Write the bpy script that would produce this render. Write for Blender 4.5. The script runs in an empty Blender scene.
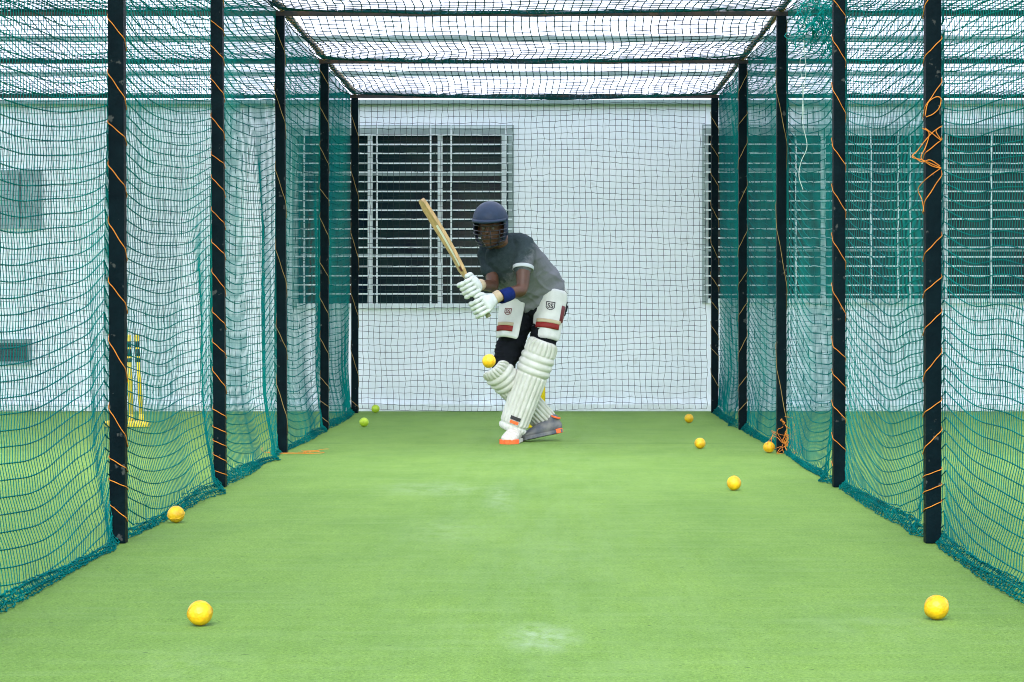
import bpy, bmesh, math, random
import numpy as np
from mathutils import Vector, Matrix, noise

random.seed(7)
rng = np.random.default_rng(11)
R = math.radians
scene = bpy.context.scene
col = scene.collection

# ------------------------------------------------------------------ camera
CAMZ = 0.9
cam_d = bpy.data.cameras.new('camera')
cam = bpy.data.objects.new('camera', cam_d)
col.objects.link(cam)
cam.location = (0, 0, CAMZ)
cam.rotation_euler = (R(90), 0, 0)
cam_d.sensor_width = 36
cam_d.lens = 2200 / 1024 * 36
cam_d.shift_x = -30 / 1024
cam_d.shift_y = -31 / 1024
cam_d.clip_start = 0.05
cam_d.clip_end = 800
scene.camera = cam

# ------------------------------------------------------------------ light
SUN_EL, SUN_AZ = 43, 186
world = bpy.data.worlds.new('World')
scene.world = world
world.use_nodes = True
nt = world.node_tree
bg = nt.nodes['Background']
sky = nt.nodes.new('ShaderNodeTexSky')
sky.sky_type = 'NISHITA'
sky.sun_disc = False
sky.sun_elevation = R(SUN_EL)
sky.sun_rotation = R(SUN_AZ)
sky.dust_density = 1.2
hs = nt.nodes.new('ShaderNodeHueSaturation')
hs.inputs['Saturation'].default_value = 0.80
nt.links.new(sky.outputs[0], hs.inputs['Color'])
nt.links.new(hs.outputs[0], bg.inputs['Color'])
bg.inputs['Strength'].default_value = 0.15

sd = bpy.data.lights.new('sun', 'SUN')
sd.energy = 1.5
sd.angle = R(45)
sd.color = (1.0, 0.99, 0.97)
sun = bpy.data.objects.new('sun', sd)
col.objects.link(sun)
# direction the light comes from
az = R(SUN_AZ)
frm = Vector((math.sin(az) * math.cos(R(SUN_EL)), math.cos(az) * math.cos(R(SUN_EL)), math.sin(R(SUN_EL))))
sun.rotation_euler = frm.to_track_quat('Z', 'Y').to_euler()
sun.location = frm * 30

scene.view_settings.view_transform = 'Standard'
scene.view_settings.look = 'None'
scene.view_settings.gamma = 1
scene.view_settings.exposure = 1.88
scene.render.engine = 'CYCLES'
scene.cycles.use_denoising = True
scene.cycles.max_bounces = 8
scene.cycles.diffuse_bounces = 5
scene.cycles.caustics_reflective = False
scene.cycles.caustics_refractive = False
scene.cycles.filter_width = 1.0


# ------------------------------------------------------------------ helpers
def tag(o, label=None, cat=None, group=None, kind=None):
    if label: o['label'] = label
    if cat: o['category'] = cat
    if group: o['group'] = group
    if kind: o['kind'] = kind
    return o


def empty(name, loc=(0, 0, 0)):
    o = bpy.data.objects.new(name, None)
    o.empty_display_size = 0.1
    col.objects.link(o)
    o.location = loc
    return o


def link_mesh(name, me, mats, parent=None):
    o = bpy.data.objects.new(name, me)
    col.objects.link(o)
    for m in (mats if isinstance(mats, (list, tuple)) else [mats]):
        me.materials.append(m)
    if parent is not None:
        o.parent = parent
        # geometry is written in world space: move it to the parent's own origin
        p = parent
        off = Vector((0, 0, 0))
        while p is not None:
            off += Vector(p.location)
            p = p.parent
        me.transform(Matrix.Translation(-off))
    return o


def pydata(name, V, F, mats, parent=None, smooth=False):
    me = bpy.data.meshes.new(name)
    me.from_pydata([tuple(v) for v in V], [], F)
    me.validate()
    me.update()
    if smooth:
        me.polygons.foreach_set('use_smooth', [True] * len(me.polygons))
    return link_mesh(name, me, mats, parent)


def npmesh(name, V, F, mats, parent=None):
    """V (n,3) array, F (m,4) array of quads"""
    me = bpy.data.meshes.new(name)
    me.vertices.add(len(V))
    me.vertices.foreach_set('co', V.astype(np.float32).ravel())
    me.loops.add(F.size)
    me.loops.foreach_set('vertex_index', F.astype(np.int32).ravel())
    me.polygons.add(len(F))
    me.polygons.foreach_set('loop_start', np.arange(0, F.size, 4, dtype=np.int32))
    me.polygons.foreach_set('loop_total', np.full(len(F), 4, dtype=np.int32))
    me.update()
    me.validate()
    return link_mesh(name, me, mats, parent)


class MB:
    def __init__(s):
        s.bm = bmesh.new()

    def box(s, x0, x1, y0, y1, z0, z1, bev=0.0, mi=0):
        r = bmesh.ops.create_cube(s.bm, size=1)
        vs = r['verts']
        for v in vs:
            v.co = Vector(((x0 + x1) / 2 + v.co.x * (x1 - x0), (y0 + y1) / 2 + v.co.y * (y1 - y0),
                           (z0 + z1) / 2 + v.co.z * (z1 - z0)))
        fs = set(f for v in vs for f in v.link_faces)
        for f in fs: f.material_index = mi
        if bev > 0:
            es = list(set(e for v in vs for e in v.link_edges))
            bmesh.ops.bevel(s.bm, geom=es, offset=bev, segments=2, affect='EDGES', profile=0.7)
        return vs

    def tube(s, pts, r, n=6, mi=0, closed=False):
        pts = [Vector(p) for p in pts]
        rings = []
        prev = None
        for i, p in enumerate(pts):
            a = pts[max(i - 1, 0)]
            b = pts[min(i + 1, len(pts) - 1)]
            t = (b - a)
            if t.length < 1e-9: t = Vector((0, 0, 1))
            t.normalize()
            if prev is None:
                u = t.cross(Vector((0.13, 0.31, 0.94)))
                if u.length < 0.05: u = t.cross(Vector((1, 0, 0)))
            else:
                u = prev - t * prev.dot(t)
                if u.length < 1e-4: u = t.cross(Vector((0.13, 0.31, 0.94)))
            u.normalize()
            prev = u
            w = t.cross(u)
            rr = r[i] if isinstance(r, (list, tuple)) else r
            rings.append([s.bm.verts.new(p + (u * math.cos(2 * math.pi * k / n) + w * math.sin(2 * math.pi * k / n)) * rr)
                          for k in range(n)])
        for A, B in zip(rings, rings[1:]):
            for k in range(n):
                f = s.bm.faces.new((A[k], A[(k + 1) % n], B[(k + 1) % n], B[k]))
                f.material_index = mi
                f.smooth = True
        for ring, fl in ((rings[0], True), (rings[-1], False)):
            f = s.bm.faces.new(ring[::-1] if fl else ring)
            f.material_index = mi

    def sphere(s, c, rad, seg=24, mi=0, M=None):
        r = bmesh.ops.create_uvsphere(s.bm, u_segments=seg, v_segments=seg // 2, radius=1)
        for v in r['verts']:
            q = Vector((v.co.x * rad[0], v.co.y * rad[1], v.co.z * rad[2])) if not isinstance(rad, float) else v.co * rad
            if M is not None: q = M @ q
            v.co = q + Vector(c)
            for f in v.link_faces:
                f.smooth = True
                f.material_index = mi

    def build(s, name, mats, parent=None):
        me = bpy.data.meshes.new(name)
        bmesh.ops.recalc_face_normals(s.bm, faces=s.bm.faces[:])
        s.bm.to_mesh(me)
        s.bm.free()
        return link_mesh(name, me, mats, parent)


def bake(o):
    """apply the modifiers of o"""
    dg = bpy.context.evaluated_depsgraph_get()
    dg.update()
    me = bpy.data.meshes.new_from_object(o.evaluated_get(dg))
    old = o.data
    o.modifiers.clear()
    o.data = me
    me.name = old.name
    bpy.data.meshes.remove(old)
    me.polygons.foreach_set('use_smooth', [True] * len(me.polygons))
    return o


# ------------------------------------------------------------------ materials
def mat(name, base, rough=0.6, spec=0.5, metallic=0.0, var=0.0, vscale=8.0, var2=None, bump=0.0, bscale=200.0,
        coords='Object', sub=0.0, stretch=(1, 1, 1), detail=5):
    m = bpy.data.materials.new(name)
    m.use_nodes = True
    n = m.node_tree
    b = n.nodes['Principled BSDF']
    b.inputs['Base Color'].default_value = (*base, 1)
    b.inputs['Roughness'].default_value = rough
    b.inputs['Metallic'].default_value = metallic
    b.inputs['Specular IOR Level'].default_value = spec
    tc = n.nodes.new('ShaderNodeTexCoord')
    mp = n.nodes.new('ShaderNodeMapping')
    mp.inputs['Scale'].default_value = stretch
    n.links.new(tc.outputs[coords], mp.inputs['Vector'])
    if var > 0:
        nz = n.nodes.new('ShaderNodeTexNoise')
        nz.inputs['Scale'].default_value = vscale
        nz.inputs['Detail'].default_value = detail
        n.links.new(mp.outputs[0], nz.inputs['Vector'])
        cr = n.nodes.new('ShaderNodeValToRGB')
        cr.color_ramp.elements[0].position = 0.32
        cr.color_ramp.elements[1].position = 0.68
        c2 = var2 if var2 else tuple(c * (1 - var) for c in base)
        cr.color_ramp.elements[0].color = (*c2, 1)
        cr.color_ramp.elements[1].color = (*base, 1)
        n.links.new(nz.outputs['Fac'], cr.inputs[0])
        n.links.new(cr.outputs[0], b.inputs['Base Color'])
    if bump > 0:
        nb = n.nodes.new('ShaderNodeTexNoise')
        nb.inputs['Scale'].default_value = bscale
        nb.inputs['Detail'].default_value = 4
        n.links.new(mp.outputs[0], nb.inputs['Vector'])
        bp = n.nodes.new('ShaderNodeBump')
        bp.inputs['Strength'].default_value = bump
        bp.inputs['Distance'].default_value = 0.01
        n.links.new(nb.outputs['Fac'], bp.inputs['Height'])
        n.links.new(bp.outputs[0], b.inputs['Normal'])
    return m


M = {}
M['post'] = mat('post_paint', (0.0002, 0.0045, 0.0070), 0.5, 0.05, var=0.5, vscale=14, var2=(0.001, 0.008, 0.011), bump=0.15, bscale=60)
M['bar'] = mat('bar_paint', (0.004, 0.014, 0.017), 0.6, 0.3, var=0.5, vscale=9, var2=(0.05, 0.032, 0.022))
M['net_side'] = mat('teal_net_twine', (0.0, 0.190, 0.165), 0.7, 0.04, var=0.4, vscale=1.3, var2=(0.0, 0.100, 0.108))
M['net_roof'] = mat('green_net_twine', (0.0, 0.085, 0.080), 0.7, 0.1, var=0.4, vscale=1.5, var2=(0.004, 0.020, 0.034))
M['net_back'] = mat('dark_net_twine', (0.002, 0.008, 0.014), 0.7, 0.2, var=0.5, vscale=1.5, var2=(0.02, 0.055, 0.055))
M['twine'] = mat('orange_twine', (0.72, 0.24, 0.02), 0.6, 0.3, var=0.3, vscale=20)
M['twine_old'] = mat('faded_twine', (0.40, 0.27, 0.09), 0.7, 0.2, var=0.4, vscale=20)
M['string'] = mat('white_string', (0.42, 0.52, 0.46), 0.7, 0.2)
M['wall'] = mat('wall_paint', (0.86, 0.91, 0.95), 0.75, 0.25, var=0.1, vscale=1.6, var2=(0.80, 0.865, 0.91), bump=0.25, bscale=14, stretch=(0.5, 1, 2.5))
M['greybeam'] = mat('grey_green_paint', (0.22, 0.31, 0.29), 0.6, 0.3, var=0.2, vscale=5)
M['whiteframe'] = mat('white_metal_paint', (0.72, 0.80, 0.82), 0.45, 0.4, var=0.15, vscale=9)
M['greyframe'] = mat('grey_sill', (0.36, 0.45, 0.44), 0.6, 0.3, var=0.2, vscale=9)
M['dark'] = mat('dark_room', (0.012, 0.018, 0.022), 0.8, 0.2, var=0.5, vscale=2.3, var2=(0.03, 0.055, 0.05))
M['yellow'] = mat('yellow_plastic', (0.85, 0.62, 0.015), 0.4, 0.45, var=0.15, vscale=12)
M['blacktape'] = mat('black_print', (0.02, 0.02, 0.02), 0.5, 0.3)
M['ventgrey'] = mat('vent_grey', (0.09, 0.13, 0.14), 0.6, 0.3, var=0.4, vscale=15)
M['panelgrey'] = mat('panel_grey', (0.33, 0.42, 0.43), 0.6, 0.3, var=0.25, vscale=7)
M['soil'] = mat('outer_ground', (0.045, 0.065, 0.040), 0.9, 0.1, var=0.3, vscale=0.8)


def floor_mat():
    m = bpy.data.materials.new('green_turf')
    m.use_nodes = True
    n = m.node_tree
    L = n.links.new
    b = n.nodes['Principled BSDF']
    b.inputs['Roughness'].default_value = 0.85
    b.inputs['Specular IOR Level'].default_value = 0.15
    tc = n.nodes.new('ShaderNodeTexCoord')

    def nz(scale, st=(1, 1, 1), det=5, rough=0.6):
        mp = n.nodes.new('ShaderNodeMapping')
        mp.inputs['Scale'].default_value = st
        L(tc.outputs['Object'], mp.inputs['Vector'])
        t = n.nodes.new('ShaderNodeTexNoise')
        t.inputs['Scale'].default_value = scale
        t.inputs['Detail'].default_value = det
        t.inputs['Roughness'].default_value = rough
        L(mp.outputs[0], t.inputs['Vector'])
        return t.outputs['Fac']

    def ramp(f, p0, p1, c0, c1):
        r = n.nodes.new('ShaderNodeValToRGB')
        r.color_ramp.elements[0].position = p0
        r.color_ramp.elements[1].position = p1
        r.color_ramp.elements[0].color = (*c0, 1)
        r.color_ramp.elements[1].color = (*c1, 1)
        L(f, r.inputs[0])
        return r.outputs[0]

    def mix(fac, a, c, mode='MIX'):
        x = n.nodes.new('ShaderNodeMixRGB')
        x.blend_type = mode
        if isinstance(fac, float): x.inputs[0].default_value = fac
        else: L(fac, x.inputs[0])
        L(a, x.inputs[1])
        if isinstance(c, tuple): x.inputs[2].default_value = (*c, 1)
        else: L(c, x.inputs[2])
        return x.outputs[0]

    def math_(op, a, c):
        x = n.nodes.new('ShaderNodeMath')
        x.operation = op
        x.use_clamp = op != 'ADD'
        for i, q in enumerate((a, c)):
            if isinstance(q, (int, float)): x.inputs[i].default_value = q
            else: L(q, x.inputs[i])
        return x.outputs[0]

    base = ramp(nz(2.2, (1.0, 0.35, 1)), 0.3, 0.7, (0.127, 0.238, 0.048), (0.166, 0.288, 0.060))
    fine = ramp(nz(110, (1, 1, 1), 4, 0.8), 0.3, 0.7, (0.45, 0.48, 0.42), (1.50, 1.44, 1.38))
    c = mix(1.0, base, fine, 'MULTIPLY')
    mid = ramp(nz(34, (1.0, 0.4, 1), 6, 0.7), 0.35, 0.65, (0.90, 0.91, 0.88), (1.06, 1.06, 1.05))
    c = mix(1.0, c, mid, 'MULTIPLY')
    streak = ramp(nz(7, (1.6, 0.12, 1), 5, 0.7), 0.4, 0.72, (0, 0, 0), (1, 1, 1))
    sx = n.nodes.new('ShaderNodeSeparateXYZ')
    L(tc.outputs['Object'], sx.inputs[0])
    lane = ramp(math_('ABSOLUTE', sx.outputs['X'], 0), 0.1, 0.9, (0.3, 0.3, 0.3), (0.05, 0.05, 0.05))
    f = math_('MULTIPLY', streak, lane)
    c = mix(f, c, (0.20, 0.32, 0.12))
    # worn patches where the ball pitches
    for (px, py, rx, ry, st) in ((0.0, 6.05, 0.13, 0.34, 0.75), (-0.55, 11.1, 0.34, 0.55, 0.42), (-0.2, 10.6, 0.10, 1.2, 0.36),
                                 (0.05, 8.2, 0.35, 1.3, 0.10), (-0.9, 5.6, 0.2, 0.5, 0.14), (0.95, 6.3, 0.3, 0.6, 0.14), (-0.4, 9.0, 0.25, 0.8, 0.2)):
        mp = n.nodes.new('ShaderNodeMapping')
        mp.vector_type = 'POINT'
        mp.inputs['Location'].default_value = (-px / rx, -py / ry, 0)
        mp.inputs['Scale'].default_value = (1 / rx, 1 / ry, 0)
        L(tc.outputs['Object'], mp.inputs['Vector'])
        ln = n.nodes.new('ShaderNodeVectorMath')
        ln.operation = 'LENGTH'
        L(mp.outputs[0], ln.inputs[0])
        g = ramp(ln.outputs['Value'], 0.0, 1.0, (st, st, st), (0, 0, 0))
        k = ramp(nz(9 / max(rx, .2) * .35, (1, 0.5, 1), 6, 0.7), 0.38, 0.66, (0, 0, 0), (1, 1, 1))
        c = mix(math_('MULTIPLY', g, k), c, (0.36, 0.45, 0.32))
    # a thin broken strip of darker green across the turf at the batsman's feet
    jn = math_('ADD', sx.outputs['Y'], -14.86)
    ja = n.nodes.new('ShaderNodeMath'); ja.operation = 'ABSOLUTE'
    L(jn, ja.inputs[0])
    jr = ramp(ja.outputs[0], 0.012, 0.07, (0.55, 0.55, 0.55), (0, 0, 0))
    c = mix(math_('MULTIPLY', jr, ramp(nz(3, (1, 0.1, 1)), 0.35, 0.6, (0, 0, 0), (1, 1, 1))), c, (0.075, 0.15, 0.03))
    drag = ramp(nz(5, (0.35, 2.4, 1), 6, 0.75), 0.47, 0.66, (0, 0, 0), (0.35, 0.35, 0.35))
    c = mix(drag, c, (0.19, 0.30, 0.10))
    dark = ramp(nz(3.2, (1, 0.6, 1), 7, 0.75), 0.48, 0.66, (0, 0, 0), (0.26, 0.26, 0.26))
    c = mix(dark, c, (0.085, 0.175, 0.036))
    fleck = ramp(nz(38, (1, 1, 1), 2, 0.5), 0.70, 0.73, (0, 0, 0), (0.7, 0.7, 0.7))
    c = mix(fleck, c, (0.05, 0.10, 0.03))
    L(c, b.inputs['Base Color'])
    bp = n.nodes.new('ShaderNodeBump')
    bp.inputs['Strength'].default_value = 0.5
    bp.inputs['Distance'].default_value = 0.006
    L(nz(330, (1, 1, 1), 3), bp.inputs['Height'])
    L(bp.outputs[0], b.inputs['Normal'])
    return m


def wall_grime():
    m = M['wall']; n = m.node_tree; L = n.links.new
    b = n.nodes['Principled BSDF']
    src = b.inputs['Base Color'].links[0].from_socket
    tc = n.nodes.new('ShaderNodeTexCoord')
    geo = n.nodes.new('ShaderNodeNewGeometry')
    sp = n.nodes.new('ShaderNodeSeparateXYZ'); L(geo.outputs['Position'], sp.inputs[0])
    def noise_(sc, st, det=6, ro=.7):
        mp = n.nodes.new('ShaderNodeMapping'); mp.inputs['Scale'].default_value = st; L(geo.outputs['Position'], mp.inputs['Vector'])
        t = n.nodes.new('ShaderNodeTexNoise'); t.inputs['Scale'].default_value = sc; t.inputs['Detail'].default_value = det; t.inputs['Roughness'].default_value = ro
        L(mp.outputs[0], t.inputs['Vector']); return t.outputs['Fac']
    def mr(f, a, c, d, e):
        q = n.nodes.new('ShaderNodeMapRange'); L(f, q.inputs['Value'])
        for k, v in zip(('From Min', 'From Max', 'To Min', 'To Max'), (a, c, d, e)): q.inputs[k].default_value = v
        return q.outputs[0]
    def mul(a, c):
        q = n.nodes.new('ShaderNodeMath'); q.operation = 'MULTIPLY'; L(a, q.inputs[0]); L(c, q.inputs[1]); return q.outputs[0]
    def mixc(f, a, c):
        q = n.nodes.new('ShaderNodeMixRGB'); L(f, q.inputs[0]); L(a, q.inputs[1]); q.inputs[2].default_value = (*c, 1); return q.outputs[0]
    splash = mul(mr(sp.outputs['Z'], 0.0, 0.35, 0.75, 0.0), mr(noise_(5, (1, 1, .6)), .35, .7, 0, 1))
    c = mixc(splash, src, (0.50, 0.55, 0.50))
    trowel = mr(noise_(2.2, (0.35, 1, 5)), .52, .72, 0, .28)
    c = mixc(trowel, c, (0.66, 0.75, 0.81))
    spots = mr(noise_(9, (1, 1, 1), 3, .5), .68, .74, 0, .45)
    c = mixc(spots, c, (0.56, 0.60, 0.60))
    L(c, b.inputs['Base Color'])


wall_grime()
def chips(m, c, lo=.66, sc=22):
    n = m.node_tree; b = n.nodes['Principled BSDF']
    src = b.inputs['Base Color'].links[0].from_socket
    tc = n.nodes.new('ShaderNodeTexCoord')
    t = n.nodes.new('ShaderNodeTexNoise'); t.inputs['Scale'].default_value = sc; t.inputs['Detail'].default_value = 6
    n.links.new(tc.outputs['Object'], t.inputs['Vector'])
    q = n.nodes.new('ShaderNodeMapRange'); n.links.new(t.outputs['Fac'], q.inputs['Value'])
    q.inputs['From Min'].default_value = lo; q.inputs['From Max'].default_value = lo + .03
    x = n.nodes.new('ShaderNodeMixRGB'); n.links.new(q.outputs[0], x.inputs[0]); n.links.new(src, x.inputs[1]); x.inputs[2].default_value = (*c, 1)
    n.links.new(x.outputs[0], b.inputs['Base Color'])
chips(M['post'], (0.045, 0.050, 0.048)); chips(M['bar'], (0.06, 0.035, 0.02), .58, 12)
M['turf'] = floor_mat()

m = bpy.data.materials.new('translucent_roof_sheet')
m.use_nodes = True
n = m.node_tree
n.nodes.remove(n.nodes['Principled BSDF'])
tr = n.nodes.new('ShaderNodeBsdfTranslucent'); tr.inputs[0].default_value = (0.93, 0.92, 0.97, 1)
df = n.nodes.new('ShaderNodeBsdfDiffuse'); df.inputs[0].default_value = (0.84, 0.84, 0.90, 1)
mx = n.nodes.new('ShaderNodeMixShader'); mx.inputs[0].default_value = 0.12
n.links.new(tr.outputs[0], mx.inputs[1]); n.links.new(df.outputs[0], mx.inputs[2])
n.links.new(mx.outputs[0], n.nodes['Material Output'].inputs['Surface'])
M['roof'] = m

m = mat('window_glass', (0.003, 0.012, 0.024), 0.12, 0.5, var=0.5, vscale=3.2, var2=(0.010, 0.034, 0.032), detail=7)  # green mottling paints in the plants reflected by the panes
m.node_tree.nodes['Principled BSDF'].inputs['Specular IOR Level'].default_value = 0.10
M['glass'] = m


# ------------------------------------------------------------------ setting
def sheet(name, x0, x1, y0, y1, z, m, nx=1, ny=1):
    V = [(x0 + (x1 - x0) * i / nx, y0 + (y1 - y0) * j / ny, z) for j in range(ny + 1) for i in range(nx + 1)]
    F = [(j * (nx + 1) + i, j * (nx + 1) + i + 1, (j + 1) * (nx + 1) + i + 1, (j + 1) * (nx + 1) + i)
         for j in range(ny) for i in range(nx)]
    return tag(pydata(name, V, F, m), kind='structure')


sheet('ground', -400, 400, -400, 400, -0.03, M['soil'])
sheet('turf_floor', -11, 11, -4, 19.62, 0.0, M['turf'])

WD = 19.6
K = 2200 / WD
def wx(px): return (px - 542) / K
def wz(py): return CAMZ - (py - 310) / K

# wall with two window openings, front face at WD
LW = (wx(292), wx(514), wz(308.5), wz(125))
RW = (wx(702), wx(1085), wz(303.5), wz(124.5))
WT = 2.74
w = empty('rendered_wall', (0, WD, 0))
tag(w, 'long white painted wall with two barred windows beyond the back net', 'wall')
mb = MB()
xs = [-11, LW[0], LW[1], RW[0], RW[1], 11]
y0, y1 = WD, WD + 0.24
mb.box(xs[0], xs[1], y0, y1, -0.02, WT)
mb.box(xs[2], xs[3], y0, y1, -0.02, WT)
mb.box(xs[4], xs[5], y0, y1, -0.02, WT)
for Wn in (LW, RW):
    mb.box(Wn[0], Wn[1], y0, y1, -0.02, Wn[2])
    mb.box(Wn[0], Wn[1], y0, y1, Wn[3], WT)
mb.build('wall_face', M['wall'], w)
mb = MB(); mb.box(-11, 11, WD - 0.055, WD - 0.002, 0, 0.065, 0.004)
mb.build('skirting_ledge', M['wall'], w)
mb = MB(); mb.box(-11, 11, WD - 0.07, WD - 0.003, wz(104.5), 2.766, 0.003)
mb.build('wall_plate', M['greybeam'], w)


def window(opening, thick, thin, label, closed_right=True):
    X0, X1, Z0, Z1 = opening
    t = empty('barred_window', (X0, WD, Z0))
    tag(t, label, 'window', 'barred windows in the white wall')
    # frame
    f = MB()
    fw = 0.085
    f.box(X0, X1, WD - 0.012, WD + 0.10, Z1 - fw, Z1, 0.003)
    f.box(X0, X0 + 0.05, WD - 0.010, WD + 0.10, Z0, Z1 - fw, 0.003)
    f.box(X1 - 0.05, X1, WD - 0.010, WD + 0.10, Z0, Z1 - fw, 0.003)
    f.build('frame', M['greyframe'], t)
    s = MB(); s.box(X0 + 0.05, X1 - 0.05, WD - 0.035, WD + 0.09, Z0, Z0 + 0.045, 0.004)
    s.build('sill', M['whiteframe'], t)
    zt = Z1 - fw; zb = Z0 + 0.045
    prev = X0 + 0.05
    edges = sorted(thick)
    for px in edges:
        x = wx(px)
        q = MB(); q.box(x - 0.022, x + 0.022, WD + 0.01, WD + 0.07, zb, zt, 0.003)
        q.build('mullion', M['whiteframe'], t)
    xsn = [X0 + 0.05] + [wx(p) for p in edges] + [X1 - 0.05]
    for a, c in zip(xsn, xsn[1:]):
        if c - a < 0.08: continue
        q = MB(); q.box(a + 0.022, c - 0.022, WD + 0.05, WD + 0.056, zb, zt)
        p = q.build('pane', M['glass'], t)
        # louvre blades / blind inside
        q = MB()
        for mz in np.arange(zb + 0.42, zt, 0.72):
            q.box(a + 0.024, c - 0.024, WD + 0.035, WD + 0.049, mz, mz + 0.022)
        q.build('glazing_bar', M['panelgrey'], t)
    # grille of horizontal and vertical rods, standing in front of the frame
    g = MB()
    py = 135.2
    zz = wz(127.5)
    g.box(X0 + 0.01, X1 - 0.01, WD - 0.055, WD - 0.043, zz - 0.006, zz + 0.006)
    while wz(py) > Z0 + 0.05:
        z = wz(py) + random.uniform(-0.004, 0.004)
        g.box(X0 + 0.015, X1 - 0.015, WD - 0.055, WD - 0.043, z - 0.0062, z + 0.0062)
        py += 9.36
    g.build('grille', M['whiteframe'], t)
    for px in thin:
        x = wx(px)
        q = MB(); q.box(x - 0.007, x + 0.007, WD - 0.068, WD - 0.0555, Z0 + 0.01, Z1 - 0.01)
        q.build('grille_upright', M['whiteframe'], t)
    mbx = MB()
    mbx.box(X0 - 0.3, X1 + 0.3, WD + 0.9, WD + 0.95, Z0 - 0.3, Z1 + 0.3)  # dark sheet standing in for the unlit room behind the panes
    mbx.build('dark_room_sheet', M['dark'], t)
    return t


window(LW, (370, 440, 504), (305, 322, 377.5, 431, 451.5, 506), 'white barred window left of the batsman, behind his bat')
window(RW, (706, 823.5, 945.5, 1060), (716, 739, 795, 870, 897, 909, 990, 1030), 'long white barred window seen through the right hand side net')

# wall fixtures at the far left
t = empty('wall_panel', (wx(0), WD, wz(230)))
tag(t, 'pale grey square panel on the wall at the upper left edge', 'panel')
mb = MB(); mb.box(wx(-45), wx(42), WD - 0.02, WD - 0.001, wz(229), wz(170), 0.004); mb.build('board', M['panelgrey'], t)
mb = MB()
for a in (-2, 20): mb.box(wx(a), wx(a + 1.2), WD - 0.026, WD - 0.021, wz(227), wz(172))
mb.build('joint_strip', M['ventgrey'], t)
t = empty('wall_vent', (wx(0), WD, wz(365)))
tag(t, 'small dark slatted vent low on the wall at the left edge', 'vent')
mb = MB()
mb.box(wx(-20), wx(31.5), WD - 0.03, WD - 0.001, wz(365), wz(361.5), 0.002)
mb.box(wx(-20), wx(31.5), WD - 0.03, WD - 0.001, wz(343), wz(339), 0.002)
mb.box(wx(28.5), wx(31.5), WD - 0.03, WD - 0.001, wz(361.5), wz(343))
mb.build('frame', M['panelgrey'], t)
mb = MB()
mb.box(wx(-20), wx(28.5), WD - 0.012, WD - 0.001, wz(361.5), wz(343))
for k in range(5):
    z = wz(360 - k * 3.8)
    mb.box(wx(-20), wx(28.5), WD - 0.028, WD - 0.012, z, z + 0.012)
mb.build('slats', M['ventgrey'], t)

# roof of translucent corrugated sheet over purlins
rf = empty('shed_roof', (0, 10, 3))
tag(rf, 'milky white corrugated roof sheeting on grey green beams above the nets', 'roof')
def roofz(y): return 2.757 + (WD - y) * 0.056
xx = np.arange(-11, 11.001, 0.0255)
yy = np.linspace(11.4, WD + 0.25, 3)
V = np.array([(x, y, roofz(y) + 0.020 + 0.010 * math.sin(x / 0.18 * 2 * math.pi)) for y in yy for x in xx])
nx = len(xx)
F = np.array([(j * nx + i, j * nx + i + 1, (j + 1) * nx + i + 1, (j + 1) * nx + i) for j in range(len(yy) - 1) for i in range(nx - 1)])
npmesh('roof_sheet', V, F, M['roof'], rf)
for i in range(1, 6):
    y = WD - 1.6 * i
    mb = MB(); z = roofz(y)
    mb.box(-11, 11, y - 0.02, y + 0.02, z - 0.035, z + 0.004, 0.002)
    mb.build('purlin', M['greybeam'], rf)

# ------------------------------------------------------------------ net cage frame
XL, XR, H = -1.635, 1.508, 2.77
PD = [8.5 + 2.68 * i for i in range(-2, 5)]     # 3.14 ... 19.22
PS = 0.030
fr = empty('net_cage', (0, 12, 0))
tag(fr, 'dark steel frame of square posts and thin top bars holding up the nets', 'cage')
tilt = {(-1, 8.5): 0.010, (-1, 11.18): 0.018, (-1, 13.86): 0.017}
for s, X in ((-1, XL), (1, XR)):
    for d in PD:
        tl = 0
        for (ss, dd), v in tilt.items():
            if ss == s and abs(dd - d) < 0.01: tl = v
        mb = MB()
        vs = mb.box(X - PS, X + PS, d - PS, d + PS, 0.001, H - 0.02, 0.004)
        for v in mb.bm.verts: v.co.x -= tl * (v.co.z / H)
        mb.build('post', M['post'], fr)
for X in (XL - 3.2, XR + 3.2):
    for d in PD:
        mb = MB(); mb.box(X - PS, X + PS, d - PS, d + PS, 0.001, H - 0.02, 0.004); mb.build('post', M['post'], fr)
for d in PD:
    mb = MB(); mb.box(XL - 3.2, XR + 3.2, d - 0.014, d + 0.014, H - 0.018, H + 0.012, 0.002)
    mb.build('cross_bar', M['bar'], fr)
for X in (XL - 3.2, XL, XR, XR + 3.2):
    mb = MB(); mb.box(X - 0.013, X + 0.013, PD[0], PD[-1] + 0.02, H + 0.014, H + 0.036, 0.002)
    mb.build('top_rail', M['bar'], fr)


# ------------------------------------------------------------------ nets (every twine is a real strand)
def strands(P, r, axis):
    """P (n_lines, n_pts, 3); three sided strand along each line; axis = main direction of the line"""
    nl, npt, _ = P.shape
    off = []
    for k in range(3):
        a = 2 * math.pi * k / 3 + 0.4
        c, s = math.cos(a) * r, math.sin(a) * r
        off.append({0: (0, c, s), 1: (c, 0, s), 2: (c, s, 0)}[axis])
    off = np.array(off)
    V = (P[:, :, None, :] + off[None, None]).reshape(-1, 3)
    l = np.arange(nl)[:, None, None]
    i = np.arange(npt - 1)[None, :, None]
    k = np.arange(3)[None, None, :]
    k2 = (k + 1) % 3
    base = (l * npt + i) * 3
    F = np.stack([base + k, base + k2, base + 3 + k2, base + 3 + k], -1).reshape(-1, 4)
    return V, F


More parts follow.
